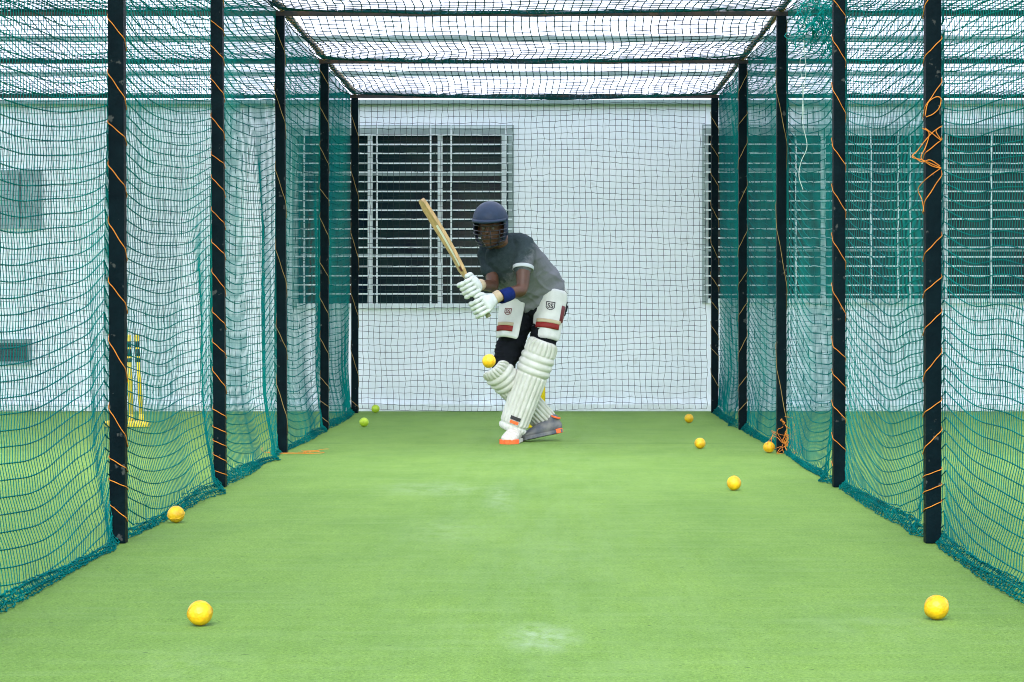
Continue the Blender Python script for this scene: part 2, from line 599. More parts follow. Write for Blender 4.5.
def knots_(P, r):
    """a small knot (open diamond of four quads) where two strands cross"""
    C = P.reshape(-1, 3)
    o = np.array([(r, 0, 0), (0, r, 0), (-r, 0, 0), (0, -r, 0), (0, 0, r), (0, 0, -r)])
    V = (C[:, None] + o[None]).reshape(-1, 3)
    q = np.array([(0, 4, 2, 5), (1, 4, 3, 5), (0, 1, 2, 3)])
    F = (np.arange(len(C))[:, None, None] * 6 + q[None]).reshape(-1, 4)
    return V, F


def join(parts):
    Vs, Fs, o = [], [], 0
    for V, F in parts:
        Vs.append(V); Fs.append(F + o); o += len(V)
    return np.concatenate(Vs), np.concatenate(Fs)


def smooth_noise(a, b, seed, f=1.0, nwave=7):
    g = np.random.default_rng(seed)
    out = np.zeros(np.broadcast(a, b).shape)
    for _ in range(nwave):
        fa, fb = g.normal(0, f, 2)
        out = out + np.sin(a * fa + b * fb + g.uniform(0, 6.28)) * g.uniform(.4, 1)
    return out / math.sqrt(nwave) * 1.2


def side_net(name, X, inward, seed, label, sags, gathers):
    g = np.random.default_rng(seed)
    cell = 0.05
    ys = np.arange(PD[0], PD[-1] + 0.001, 0.038)
    rows = int((H + 0.36) / cell)
    rr = np.arange(rows)
    Y, RR = np.meshgrid(ys, rr)           # rows x cols
    znom = (H + 0.01) - RR * cell
    frac = np.clip((H - znom) / H, 0, 1.2)
    bay = np.clip(((Y - PD[0]) / 2.68).astype(int), 0, 5)
    t = np.clip((Y - PD[0]) / 2.68 - bay, 0, 1)
    arc = (4 * t * (1 - t)) ** 0.85
    A = np.array([s[0] for s in sags])[bay]
    B = np.array([s[1] for s in sags])[bay]
    sk = np.array([s[2] for s in sags])[bay]
    arc2 = (4 * (t ** sk) * (1 - t ** sk)) ** 0.85
    sag = A * arc2 * (frac ** 0.7)
    Z = znom - sag + 0.012 * smooth_noise(Y, znom, seed + 1, 3.0)
    Xo = X - inward * (0.040 + 0.01 * frac)
    Xp = Xo + B * arc * np.sin(np.pi * np.clip(frac, 0, 1) ** 0.8) * -inward * 0.6 \
        + 0.007 * smooth_noise(Y, znom, seed + 2, 2.0) * np.clip(frac * 2, 0, 1) + 0.0012 * smooth_noise(Y, znom, seed + 3, 12)
    Yp = Y + 0.0075 * (2 * (RR % 2) - 1) * (1 - 0 * Y) + 0.006 * smooth_noise(Y, znom * 0.3, seed + 4, 4.0) * np.clip(frac * 3, 0, 1) + 0.004 * smooth_noise(Y, znom, seed + 5, 22) + 0.004 * (g.random(Y.shape) - .5)
    for (y0, wdt, k, f0, dx) in gathers:
        e = np.exp(-((Y - y0) / wdt) ** 2) * np.clip((frac - f0) / 0.2, 0, 1)
        Yp = Yp - k * (Y - y0) * e
        Xp = Xp + inward * dx * e
    # the slack lies on the turf in a loose roll
    rad = 0.023 + 0.006 * smooth_noise(Y, 0 * Y, seed + 6, 2.5)
    rad = np.clip(rad, 0.012, 0.055)
    lift = 2 * rad
    exc = np.clip(lift - Z, 0, None)
    ang = exc / 0.042 + 0.5 * smooth_noise(Y, 0 * Y, seed + 7, 2.0)
    rr_ = rad * (1 - 0.06 * exc / 0.05) + 0.005 * (g.random(Y.shape) - .5)
    rr_ = np.clip(rr_, 0.008, None)
    bx = inward * (0.02 + 0.04 * arc + 0.012 * smooth_noise(Y, 0 * Y, seed + 8, 1.2))
    ease = np.clip((0.45 - Z) / 0.35, 0, 1)
    Xp = Xp + bx * ease ** 1.5
    on = exc > 0
    Xr = Xp + inward * rr_ * (1 - np.cos(ang)) * 0.9
    Zr = np.clip(rad + rr_ * np.cos(ang + 0.3) , 0.004, None) + 0.004 * g.random(Y.shape)
    Xp = np.where(on, Xr + 0.006 * (g.random(Y.shape) - .5), Xp)
    Yp = Yp + np.where(on, 0.014 * (g.random(Y.shape) - .5), 0)
    Z = np.where(on, Zr, Z)
    P = np.stack([Xp, Yp, Z], -1)
    V, F = join([strands(P, 0.0023, 1), strands(P.transpose(1, 0, 2), 0.0018, 2), knots_(P, 0.0044)])
    o = npmesh(name, V, F, M['net_side'])
    tag(o, label, 'net')
    return o


side_net('side_net', XL, 1, 101, 'sagging teal mesh net down the left side of the lane', 
         [(0.14, .08, 1), (0.20, .08, 1), (0.22, 0.10, 1.1), (0.26, .10, 1.0), (0.14, .06, 1.0), (0.12, .05, 1)],
         [(13.15, 0.20, 0.75, 0.25, 0.06), (10.75, 0.18, 0.55, 0.45, 0.05), (16.2, 0.2, 0.5, 0.3, 0.03), (8.2, 0.15, 0.3, .5, 0.02)])
side_net('side_net', XR, -1, 202, 'sagging teal mesh net down the right side of the lane, beside the window',
         [(0.12, .08, 1), (0.12, .08, 1), (0.28, 0.10, 1.2), (0.38, .10, 1.1), (0.26, .08, 1.0), (0.2, .06, 1)],
         [(11.5, 0.16, 0.6, 0.25, 0.05), (8.8, 0.14, 0.4, 0.35, 0.03), (14.15, 0.15, 0.5, 0.4, 0.04), (17.0, 0.2, 0.4, 0.3, 0.03)])


def back_net(x0, x1, label, seed, cell=0.0525):
    xs = np.arange(x0, x1 + 0.001, cell)
    zs = np.arange(0.02, H, cell)
    Xg, Zg = np.meshgrid(xs, zs)
    lowf = np.clip(1 - Zg / 1.0, 0, 1)
    Xp = Xg + 0.014 * smooth_noise(Xg * 0.6, Zg * 0.6, seed, 3.0) + 0.010 * smooth_noise(Xg, Zg, seed + 1, 7.0) * (0.4 + lowf)
    Zp = Zg + 0.016 * smooth_noise(Xg * 0.7, Zg * 0.7, seed + 2, 2.5) + 0.012 * lowf * smooth_noise(Xg, Zg, seed + 3, 8.0)
    Zp = np.clip(Zp, 0.012, H - 0.02)
    Yp = 19.26 + 0.02 * smooth_noise(Xg, Zg, seed + 4, 3.0) + 0.02
    Xp = Xp + rng.normal(0, 0.0028, Xg.shape); Zp = np.clip(Zp + rng.normal(0, 0.0028, Xg.shape) + 0.012 * smooth_noise(Xg, Zg * 3, seed + 6, 4.0), 0.012, H - 0.02)
    P = np.stack([Xp, Yp, Zp], -1)
    V, F = join([strands(P, 0.0022, 0), strands(P.transpose(1, 0, 2), 0.0021, 2)])
    o = npmesh('back_net', V, F, M['net_back'])
    tag(o, label, 'net', None)


back_net(XL + 0.03, XR - 0.03, 'fine dark square mesh net closing the far end behind the batsman', 31)
back_net(XL - 3.15, XL - 0.03, 'dark square mesh net across the far end of the left neighbouring lane', 47)
back_net(XR + 0.03, XR + 3.15, 'dark square mesh net across the far end of the right neighbouring lane', 53)


def roof_net(x0, x1, label, seed, sagv):
    xs = np.arange(x0, x1 + 0.001, 0.052)
    ys = np.arange(PD[0], PD[-1] + 0.001, 0.1072)
    Xg, Yg = np.meshgrid(xs, ys)
    bay = np.clip(((Yg - PD[0]) / 2.68).astype(int), 0, 5)
    t = np.clip((Yg - PD[0]) / 2.68 - bay, 0, 1)
    arc = 4 * t * (1 - t)
    u = (Xg - x0) / (x1 - x0)
    arcx = (4 * u * (1 - u)) ** 0.4
    Zp = H + 0.018 - sagv * arc * (0.35 + 0.65 * arcx) * (1 + 0.15 * smooth_noise(Xg * .5, Yg * .3, seed, 2.0)) + 0.004 * smooth_noise(Xg, Yg, seed + 1, 9)
    Xp = Xg + 0.022 * smooth_noise(Xg * 0.4, Yg, seed + 2, 2.4) * arc + 0.006 * smooth_noise(Xg, Yg, seed + 3, 9) * (arc > 0)
    Yp = Yg + 0.03 * smooth_noise(Xg, Yg, seed + 4, 3.0) * arc
    P = np.stack([Xp, Yp, Zp], -1)
    V, F = join([strands(P, 0.0030, 0), strands(P.transpose(1, 0, 2), 0.0040, 1)])
    o = npmesh('roof_net', V, F, M['net_roof'])
    tag(o, label, 'net')


roof_net(XL, XR, 'green mesh net sagging between the top bars over the middle lane', 61, 0.13)
roof_net(XL - 3.2, XL - 0.02, 'green mesh net overhead above the left neighbouring lane', 67, 0.13)
roof_net(XR + 0.02, XR + 3.2, 'green mesh net overhead above the right neighbouring lane', 71, 0.13)


# ------------------------------------------------------------------ twine lashings
def square_loop(X, d, a, half):
    c, s = math.cos(a), math.sin(a)
    k = half / max(abs(c), abs(s))
    k = min(k, half * 1.22)
    return X + c * k, d + s * k


def spiral(X, d, ztop, zbot, direction, pitch, tl=0.0, half=PS + 0.0035, extra=None, seed=0, knots=()):
    g = random.Random(seed)
    pts = []
    z = ztop
    a = g.uniform(0, 6.28)
    ps = pitch * g.uniform(.85, 1.15)
    turn = 0
    N = 28
    while z > zbot:
        for k in range(N):
            x, y = square_loop(X, d, a, half)
            pts.append((x - tl * z / H, y, z))
            front = max(0, -math.sin(a))
            z -= ps / N * (0.75 + 0.75 * front)
            a += direction * 2 * math.pi / N
        ps = pitch * g.uniform(.6, 1.35)
        if z < 0.45: ps *= 0.55
    return pts


sidename = {-1: 'left', 1: 'right'}
ordn = {2: 'nearest', 3: 'second nearest', 4: 'middle', 5: 'second farthest', 6: 'farthest'}
for s, X in ((-1, XL), (1, XR)):
    for i in range(2, 7):
        d = PD[i]
        tl = 0
        for (ss, dd), v in tilt.items():
            if ss == s and abs(dd - d) < 0.01: tl = v
        pitch = {(-1, 2): 0.205, (-1, 3): 0.155, (-1, 4): 0.40, (-1, 5): 0.26, (-1, 6): 0.42, (1, 2): 0.18, (1, 3): 0.225, (1, 4): 0.9, (1, 5): 0.28, (1, 6): 0.26}[(s, i)]
        dirn = 1
        if s == 1 and i in (2, 5): dirn = -1
        mb = MB()
        zt = H - 0.05
        zb = 0.12 if i == 2 else (0.08 if s == -1 else 0.22)
        mb.tube(spiral(X, d, zt, zb, dirn, pitch, tl, seed=s * 10 + i + 40), 0.0019 if i < 5 else 0.0022, 5)
        o = mb.build('lashing_twine', M['twine'] if (i in (2, 3)) else M['twine_old'])
        tag(o, f'{"orange" if i < 4 else "faded orange"} twine spiralling up the {ordn[i]} post on the {sidename[s]}', 'twine', 'twines wound round the posts')

# twine laced round the top rails and bars
for s, X in ((-1, XL), (1, XR)):
    mb = MB()
    pts = []
    y = 13.0
    a = 0
    g = random.Random(5 + s)
    while y < 19.2:
        pts.append((X + 0.021 * math.cos(a), y, H + 0.025 + 0.021 * math.sin(a)))
        a += 0.5
        y += 0.5 / 6.28 * (0.10 + 0.05 * math.sin(y * 3))
    mb.tube(pts, 0.0016, 5)
    tag(mb.build('rail_twine', M['twine_old']),
        f'rough twine laced along the top rail above the {sidename[s]} side net', 'twine', 'twines laced along the top rails')


def tangle(c, rad, n, seed, r=0.0024, m='twine', flat=1.0, size=.016):
    g = random.Random(seed)
    mb = MB()
    for _ in range(n):
        p = Vector((g.gauss(0, rad[0]), g.gauss(0, rad[1]), g.gauss(0, rad[2])))
        v = Vector((g.gauss(0, 1), g.gauss(0, 1), g.gauss(0, flat))).normalized()
        pts = []
        for k in range(26):
            q = Vector(c) + p
            q.z = max(q.z, 0.006)
            pts.append(q)
            v = (v + Vector((g.gauss(0, .35), g.gauss(0, .35), g.gauss(0, .35 * flat))) - p * 0.9).normalized()
            p = p + v * size
        mb.tube(pts, r, 5)
    return mb


mb = MB()
def pp(px, py, d): return Vector(((px - 542) * d / 2200, d, CAMZ - (py - 310) * d / 2200))
def curve(pl, n=8):
    out = []
    P = [Vector(p) for p in pl]
    P = [P[0] * 2 - P[1]] + P + [P[-1] * 2 - P[-2]]
    for i in range(1, len(P) - 2):
        for k in range(n):
            t = k / n
            a, b, c, d = P[i - 1], P[i], P[i + 1], P[i + 2]
            out.append(0.5 * ((2 * b) + (-a + c) * t + (2 * a - 5 * b + 4 * c - d) * t * t + (-a + 3 * b - 3 * c + d) * t ** 3))
    out.append(P[-2])
    return out
F0 = 8.5 - PS - 0.008
mb.tube(curve([pp(925, 116, F0), pp(928, 103, F0), pp(936, 97, F0), pp(941, 99, F0), pp(939, 108, F0), pp(933, 114, F0), pp(926, 117, F0)]), 0.0019, 5)
mb.tube(curve([pp(925, 128, F0), pp(933, 134, F0), pp(941, 140, F0), pp(936, 131, F0), pp(942, 126, F0), pp(933, 132, F0), pp(924, 142, F0), pp(918, 150, F0 + .02), pp(912, 157, F0 + .02), pp(922, 160, F0),
               pp(932, 166, F0), pp(941, 168, F0), pp(930, 163, F0), pp(921, 158, F0), pp(926, 146, F0), pp(929, 133, F0), pp(922, 128, F0)]), 0.0019, 5)
mb.tube(curve([pp(941, 168, F0), pp(931, 175, F0), pp(922, 183, F0 + .02), pp(918, 190, F0 + .04), pp(922, 200, F0 + .03), pp(924, 212, F0)]), 0.0015, 5)
mb.tube(curve([pp(913, 156, F0), pp(922, 162, F0), pp(930, 160, F0 - .01), pp(940, 166, F0)]), 0.002, 5)
tag(mb.build('twine_knot', M['twine']), 'looped and knotted orange twine high on the nearest right post', 'twine')
tag(tangle((XR + 0.02, 13.86 - 0.06, 0.09), (0.012, 0.02, 0.035), 15, 4, r=0.0015, flat=1.2, size=.011).build('twine_tangle', M['twine']),
    'bushy orange twine tangle at the foot of the middle right post', 'twine')
tag(tangle((XL + 0.16, 13.75, 0.008), (0.03, 0.06, 0.002), 6, 9, r=0.0015, flat=0.02).build('twine_scraps', M['twine']),
    'loose orange twine scraps on the turf by the middle left post', 'twine')
# pale string hanging in the right side net
mb = MB()
SX = 11.9
mb.tube(curve([pp(818, 0, SX), pp(806, 20, SX), pp(804, 45, SX), pp(806, 70, SX), pp(803, 98, SX), pp(803, 124, SX), pp(807, 146, SX), pp(801, 162, SX), pp(799, 176, SX), pp(803, 190, SX)]), 0.0018, 5)
mb.tube(curve([pp(804, 45, SX), pp(800, 62, SX), pp(802, 80, SX), pp(803, 98, SX), pp(804, 120, SX)]), 0.0013, 5)
tag(mb.build('hanging_string', M['string']), 'pale frayed string hanging down inside the right side net', 'string')
mb = tangle(pp(822, 22, 11.6), (0.045, 0.02, 0.045), 60, 21, r=0.002)
tag(mb.build('net_bunch', M['net_side']), 'bunched teal netting tied near the top of the right side net', 'netting')

# ------------------------------------------------------------------ balls
def ball_mat(name, c, c2):
    m = mat(name, c, 0.45, 0.4, var=0.2, vscale=34, var2=c2)
    n = m.node_tree
    b = n.nodes['Principled BSDF']
    tc = n.nodes.new('ShaderNodeTexCoord')
    v = n.nodes.new('ShaderNodeTexVoronoi'); v.inputs['Scale'].default_value = 110
    n.links.new(tc.outputs['Object'], v.inputs['Vector'])
    bp = n.nodes.new('ShaderNodeBump'); bp.inputs['Strength'].default_value = 0.55; bp.inputs['Distance'].default_value = 0.0025
    n.links.new(v.outputs['Distance'], bp.inputs['Height'])
    n.links.new(bp.outputs[0], b.inputs['Normal'])
    return m


M['ball'] = ball_mat('yellow_ball', (0.70, 0.44, 0.004), (0.50, 0.27, 0.008))
M['ball_green'] = ball_mat('lime_ball', (0.45, 0.62, 0.03), (0.35, 0.5, 0.03))
BR = 0.036
mb = MB()
mb.sphere((0, 0, 0), BR, 32)
ball0 = mb.build('ball', M['ball'])
mb = MB()
mb.tube([(0, (BR - 0.0004) * math.cos(a), (BR - 0.0004) * math.sin(a)) for a in [2 * math.pi * k / 40 for k in range(41)]], 0.0022, 5)
seam0 = mb.build('seam', M['ball'], ball0)
balls = [(200, 626, 'yellow dimpled ball on open turf at lower left, before the nearest left post', 'y'),
         (936.5, 620, 'yellow dimpled ball on the turf at lower right, before the nearest right post', 'y'),
         (176, 523, 'yellow ball lying against the foot of the left net just past the nearest left post', 'y'),
         (734, 490.5, 'yellow ball on the open turf right of centre, nearest of the cluster at the right', 'y'),
         (700, 449, 'yellow ball on the turf midway between the batsman and the right net', 'y'),
         (769, 453, 'yellow ball beside the orange tangle at the middle right post', 'y'),
         (689, 423, 'yellow ball near the back wall at the far right corner of the lane', 'y'),
         (364, 427, 'lime ball on the turf near the far left corner, nearer of two', 'g'),
         (375.5, 413, 'lime ball touching the back net at the far left corner', 'g')]
first = True
for (px, py, lab, c) in balls:
    D = CAMZ * 2200 / (py - 310)
    if first:
        o, sm = ball0, seam0
        first = False
    else:
        o = ball0.copy(); col.objects.link(o)
        if c == 'g':
            o.data = ball0.data.copy(); o.data.materials[0] = M['ball_green']
        sm = seam0.copy(); col.objects.link(sm); sm.parent = o
        if c == 'g':
            sm.data = seam0.data.copy(); sm.data.materials[0] = M['ball_green']
    o.location = ((px - 542) * D / 2200, D, BR + 0.001)
    o.rotation_euler = (random.uniform(0, 6), random.uniform(0, 6), random.uniform(0, 6))
    tag(o, lab, 'ball', 'balls in the practice lane')
o = ball0.copy(); col.objects.link(o)
sm = seam0.copy(); col.objects.link(sm); sm.parent = o
o.location = pp(489, 361, 11.6)
o.rotation_euler = (0.4, 0.2, 1.0)
tag(o, "yellow ball in flight in front of the batsman's bent knee", 'ball', 'balls in the practice lane')


# ------------------------------------------------------------------ stumps
def stumps(xc, d, label, lean, so=0.0):
    t = empty('wicket', (xc, d, 0))
    tag(t, label, 'stumps', 'yellow plastic stump sets')
    mb = MB()
    mb.box(xc - 0.17, xc + 0.17, d - 0.05, d + 0.05, 0.002, 0.05, 0.018)
    for k in range(7):
        x = xc - 0.15 + 0.05 * k
        mb.box(x - 0.006, x + 0.006, d - 0.056, d - 0.048, 0.006, 0.04, 0.001)
    mb.build('base', M['yellow'], t)
    for k in (-1, 0, 1):
        x = xc + so + k * 0.080
        lx = lean[k + 1]
        mb = MB()
        mb.tube([(x, d, 0.045), (x + lx * .08, d, 0.10)], [0.026, 0.019], 16)
        mb.tube([(x + lx * .08, d, 0.10), (x + lx * .97, d, 0.69)], [0.018, 0.0175], 16)
        mb.tube([(x + lx * .97, d, 0.69), (x + lx * .98, d, 0.70), (x + lx, d, 0.712)], [0.0175, 0.016, 0.010], 16)
        s_ = mb.build('stump', M['yellow'], t)
        mb = MB()
        for (za, zb) in ((0.50, 0.53), (0.545, 0.60), (0.615, 0.66)):
            mb.tube([(x + lx * za / .712, d, za), (x + lx * zb / .712, d, zb)], 0.0187, 16)
        mb.build('print_band', M['blacktape'], s_)
    return t


stumps((127.5 - 542) / 130.2, 16.9, 'yellow plastic stumps standing in the left neighbouring lane', (0, -.018, -.038), 0.028)
stumps((532.5 - 542) / 131, 16.8, "yellow plastic stumps hidden mostly behind the batsman's legs", (0, 0, 0))

# ------------------------------------------------------------------ the batsman
D0 = 15.1
KP = 2200 / D0
def Q(px, py, dy=0.0):
    D = D0 + dy
    return Vector(((px - 542) * D / 2200, D, CAMZ - (py - 310) * D / 2200))


def cr(a, b, c, d, t):
    return 0.5 * ((2 * b) + (c - a) * t + (2 * a - 5 * b + 4 * c - d) * t * t + (3 * b - a - 3 * c + d) * t ** 3)


def loft(bm, secs, side=(1, 0, 0), n=24, sub=4, power=2.0, mi=0):
    """secs: (centre, half size along side, half size across) ; smooth tube with rounded ends"""
    S = [(Vector(c), a, b) for c, a, b in secs]
    out = []
    L = len(S)
    for i in range(L - 1):
        p0, p1, p2, p3 = S[max(i - 1, 0)], S[i], S[i + 1], S[min(i + 2, L - 1)]
        for k in range(sub):
            t = k / sub
            out.append((cr(p0[0], p1[0], p2[0], p3[0], t), max(.002, cr(p0[1], p1[1], p2[1], p3[1], t)), max(.002, cr(p0[2], p1[2], p2[2], p3[2], t))))
    out.append(S[-1])
    # rounded caps
    def cap(c, a, b, tdir):
        res = []
        r = min(a, b)
        for q in (0.35, 0.7, 0.93):
            k = math.sqrt(1 - q * q)
            res.append((c + tdir * r * q * 0.8, a * k, b * k))
        return res
    t0 = (out[0][0] - out[1][0]).normalized()
    t1 = (out[-1][0] - out[-2][0]).normalized()
    out = cap(*out[0], t0)[::-1] + out + cap(*out[-1], t1)
    rings = []
    sv = Vector(side)
    for i, (c, a, b) in enumerate(out):
        t = (out[min(i + 1, len(out) - 1)][0] - out[max(i - 1, 0)][0]).normalized()
        u = (sv - t * sv.dot(t)).normalized()
        w = t.cross(u)
        ring = []
        for k in range(n):
            th = 2 * math.pi * k / n
            cc, ss = math.cos(th), math.sin(th)
            cc = math.copysign(abs(cc) ** (2 / power), cc)
            ss = math.copysign(abs(ss) ** (2 / power), ss)
            ring.append(bm.verts.new(c + u * cc * a + w * ss * b))
        rings.append(ring)
    for A, B in zip(rings, rings[1:]):
        for k in range(n):
            f = bm.faces.new((A[k], A[(k + 1) % n], B[(k + 1) % n], B[k])); f.smooth = True; f.material_index = mi
    f = bm.faces.new(rings[0][::-1]); f.material_index = mi
    f = bm.faces.new(rings[-1]); f.material_index = mi


def organic(name, bm, mats, parent, voxel=0.01, smooth=4, disp=None):
    """merge overlapping lofts into one continuous surface"""
    bmesh.ops.recalc_face_normals(bm, faces=bm.faces[:])
    me = bpy.data.meshes.new(name)
    bm.to_mesh(me); bm.free()
    o = bpy.data.objects.new(name, me)
    col.objects.link(o)
    r = o.modifiers.new('r', 'REMESH'); r.mode = 'VOXEL'; r.voxel_size = voxel; r.use_smooth_shade = True
    if smooth:
        s = o.modifiers.new('s', 'SMOOTH'); s.iterations = smooth; s.factor = 0.6
    bake(o)
    me = o.data
    if disp:
        me.update()
        nv = [v.normal.copy() for v in me.vertices]
        for v, nn in zip(me.vertices, nv):
            v.co += nn * disp(v.co)
        me.update()
    me.materials.clear()
    bpy.data.objects.remove(o)
    return link_mesh(name, me, mats, parent)


SK = mat('dark_skin', (0.095, 0.044, 0.026), 0.42, 0.35, var=0.25, vscale=18)
M['trouser'] = mat('black_cloth', (0.004, 0.006, 0.009), 0.85, 0.15, var=0.3, vscale=20, bump=0.3, bscale=90)
M['pad'] = mat('pad_white', (0.54, 0.55, 0.52), 0.55, 0.3, var=0.3, vscale=16, var2=(0.46, 0.47, 0.42), bump=0.15, bscale=120)
M['guard'] = mat('guard_white', (0.56, 0.58, 0.56), 0.55, 0.35, var=0.15, vscale=14, bump=0.2, bscale=200)
M['red'] = mat('red_band', (0.20, 0.009, 0.007), 0.6, 0.3, var=0.2, vscale=30)
M['beige'] = mat('beige_band', (0.38, 0.33, 0.22), 0.7, 0.2)
M['navy'] = mat('helmet_navy', (0.013, 0.032, 0.072), 0.5, 0.35, var=0.25, vscale=40, bump=0.12, bscale=400)
M['navy_dark'] = mat('helmet_trim', (0.012, 0.020, 0.042), 0.6, 0.3)
M['cage'] = mat('grille_steel', (0.008, 0.010, 0.016), 0.35, 0.5, metallic=0.0)
M['glove'] = mat('glove_white', (0.56, 0.60, 0.58), 0.55, 0.35, var=0.15, vscale=25, bump=0.15, bscale=200)
M['glove_palm'] = mat('glove_palm_tan', (0.50, 0.40, 0.26), 0.7, 0.25, var=0.25, vscale=30)
M['royal'] = mat('royal_blue_towelling', (0.004, 0.016, 0.11), 0.9, 0.15, bump=0.6, bscale=260)
M['shoe_white'] = mat('shoe_white', (0.62, 0.60, 0.54), 0.55, 0.35, var=0.25, vscale=40, var2=(0.45, 0.42, 0.36))
M['shoe_grey'] = mat('shoe_grey', (0.03, 0.045, 0.075), 0.6, 0.3, var=0.5, vscale=13, var2=(0.17, 0.17, 0.16))
M['orange'] = mat('orange_sole', (0.85, 0.13, 0.03), 0.5, 0.35)
M['wood'] = mat('willow', (0.56, 0.37, 0.17), 0.45, 0.4, var=0.3, vscale=9, stretch=(8, 8, 0.8))
M['face'] = mat('bat_face_sticker', (0.78, 0.74, 0.66), 0.4, 0.4)
M['grip'] = mat('olive_grip', (0.26, 0.27, 0.16), 0.75, 0.2, bump=0.5, bscale=300)
M['lettering'] = mat('print_dark', (0.03, 0.03, 0.035), 0.5, 0.3)
M['maroon'] = mat('print_maroon', (0.12, 0.018, 0.022), 0.5, 0.3)
M['cuff'] = mat('cuff_grey_white', (0.42, 0.46, 0.47), 0.85, 0.1)
M['lace'] = mat('cream_lace', (0.65, 0.58, 0.46), 0.7, 0.2)
M['eye'] = mat('eye_white', (0.10, 0.09, 0.08), 0.3, 0.5)


def shirt_mat():
    m = bpy.data.materials.new('grey_tee')
    m.use_nodes = True
    n = m.node_tree; L = n.links.new
    b = n.nodes['Principled BSDF']; b.inputs['Roughness'].default_value = 0.85; b.inputs['Specular IOR Level'].default_value = 0.15
    tc = n.nodes.new('ShaderNodeTexCoord')
    # dark yoke and sleeves, printed fade into light grey towards the back and hem
    dp = n.nodes.new('ShaderNodeVectorMath'); dp.operation = 'DOT_PRODUCT'
    L(tc.outputs['Object'], dp.inputs[0]); dp.inputs[1].default_value = (0.80, 0.25, -0.60)
    nz = n.nodes.new('ShaderNodeTexNoise'); nz.inputs['Scale'].default_value = 34; nz.inputs['Detail'].default_value = 6; nz.inputs['Roughness'].default_value = 0.75
    L(tc.outputs['Object'], nz.inputs['Vector'])
    ad = n.nodes.new('ShaderNodeMath'); ad.operation = 'MULTIPLY_ADD'
    L(nz.outputs['Fac'], ad.inputs[0]); ad.inputs[1].default_value = 0.26; L(dp.outputs['Value'], ad.inputs[2])
    r = n.nodes.new('ShaderNodeValToRGB')
    e = r.color_ramp.elements
    e[0].position = 0.0; e[1].position = 1.0
    mr = n.nodes.new('ShaderNodeMapRange')
    mr.inputs['From Min'].default_value = SH0; mr.inputs['From Max'].default_value = SH1
    L(ad.outputs[0], mr.inputs['Value']); L(mr.outputs[0], r.inputs[0])
    e[0].color = (0.009, 0.019, 0.023, 1); e[1].color = (0.155, 0.163, 0.182, 1)
    q = e.new(0.42); q.color = (0.034, 0.050, 0.056, 1)
    q = e.new(0.56); q.color = (0.115, 0.123, 0.136, 1)
    L(r.outputs[0], b.inputs['Base Color'])
    bp = n.nodes.new('ShaderNodeBump'); bp.inputs['Strength'].default_value = 0.25; bp.inputs['Distance'].default_value = 0.01
    n2 = n.nodes.new('ShaderNodeTexNoise'); n2.inputs['Scale'].default_value = 220
    L(tc.outputs['Object'], n2.inputs['Vector']); L(n2.outputs['Fac'], bp.inputs['Height']); L(bp.outputs[0], b.inputs['Normal'])
    return m


BASE = Vector((-0.06, 15.05, 0))
person = empty('person', BASE)
tag(person, 'batsman in navy grilled helmet, grey tee and white pads, crouched with bat raised', 'person')

# --- key joints
headc = Q(490.5, 229, -0.40)
neck = Q(506, 244, -0.30)
shL = Q(524.5, 246, -0.32); elL = Q(522, 289, -0.44); wrL = Q(500, 297.5, -0.56); haL = Q(482, 304.5, -0.60)
shR = Q(488, 252, -0.18); elR = Q(493, 285, -0.34); wrR = Q(478.5, 286, -0.54); haR = Q(471.5, 286, -0.60)
pel = Q(541, 296, 0.02)
hipA = Q(552, 303, -0.02); knA = Q(537, 366, -0.16); anA = Q(514, 427, -0.10)
hipB = Q(521, 306, 0.02); knB = Q(503, 374, -0.12); anB = Q(547, 421, 0.16)

# --- body
bm = bmesh.new()
fwd = Vector((-0.20, -1.0, -0.12)).normalized()
sidev = fwd.cross(Vector((0, 0, 1))).normalized()      # towards image left
upv = sidev.cross(fwd).normalized()
def HD(a, b, c): return headc + sidev * a + fwd * b + upv * c
# skull and jaw
loft(bm, [(HD(0, -0.015, 0.10), .045, .060), (HD(0, -0.012, 0.06), .072, .088), (HD(0, -.008, 0.01), .076, .092), (HD(0, 0.004, -0.04), .070, .082),
          (HD(0, 0.020, -0.08), .054, .062), (HD(0, 0.034, -0.105), .034, .040)], side=sidev)
loft(bm, [(HD(0, .082, 0.022), .009, .009), (HD(0, .100, -0.008), .012, .014), (HD(0, .104, -0.022), .019, .012)], side=sidev, n=12)   # nose
loft(bm, [(HD(-.028, .080, -0.052), .006, .005), (HD(0, .090, -0.050), .010, .011), (HD(.028, .080, -0.052), .006, .005)], side=upv, n=12)  # lips
loft(bm, [(HD(-.045, .072, 0.030), .008, .008), (HD(-.02, .086, 0.034), .009, .009), (HD(.02, .086, 0.034), .009, .009), (HD(.045, .072, 0.030), .008, .008)], side=upv, n=12)
for s in (-1, 1):
    loft(bm, [(HD(s * .078, -.01, 0.025), .010, .018), (HD(s * .083, -.012, -0.005), .010, .020), (HD(s * .077, -.008, -0.03), .008, .012)], side=sidev, n=12)
loft(bm, [(HD(0, -.02, -0.06), .055, .06), (neck + Vector((0, 0, .0)), .062, .066), (Q(512, 252, -.24), .08, .08)], side=(1, 0, 0))
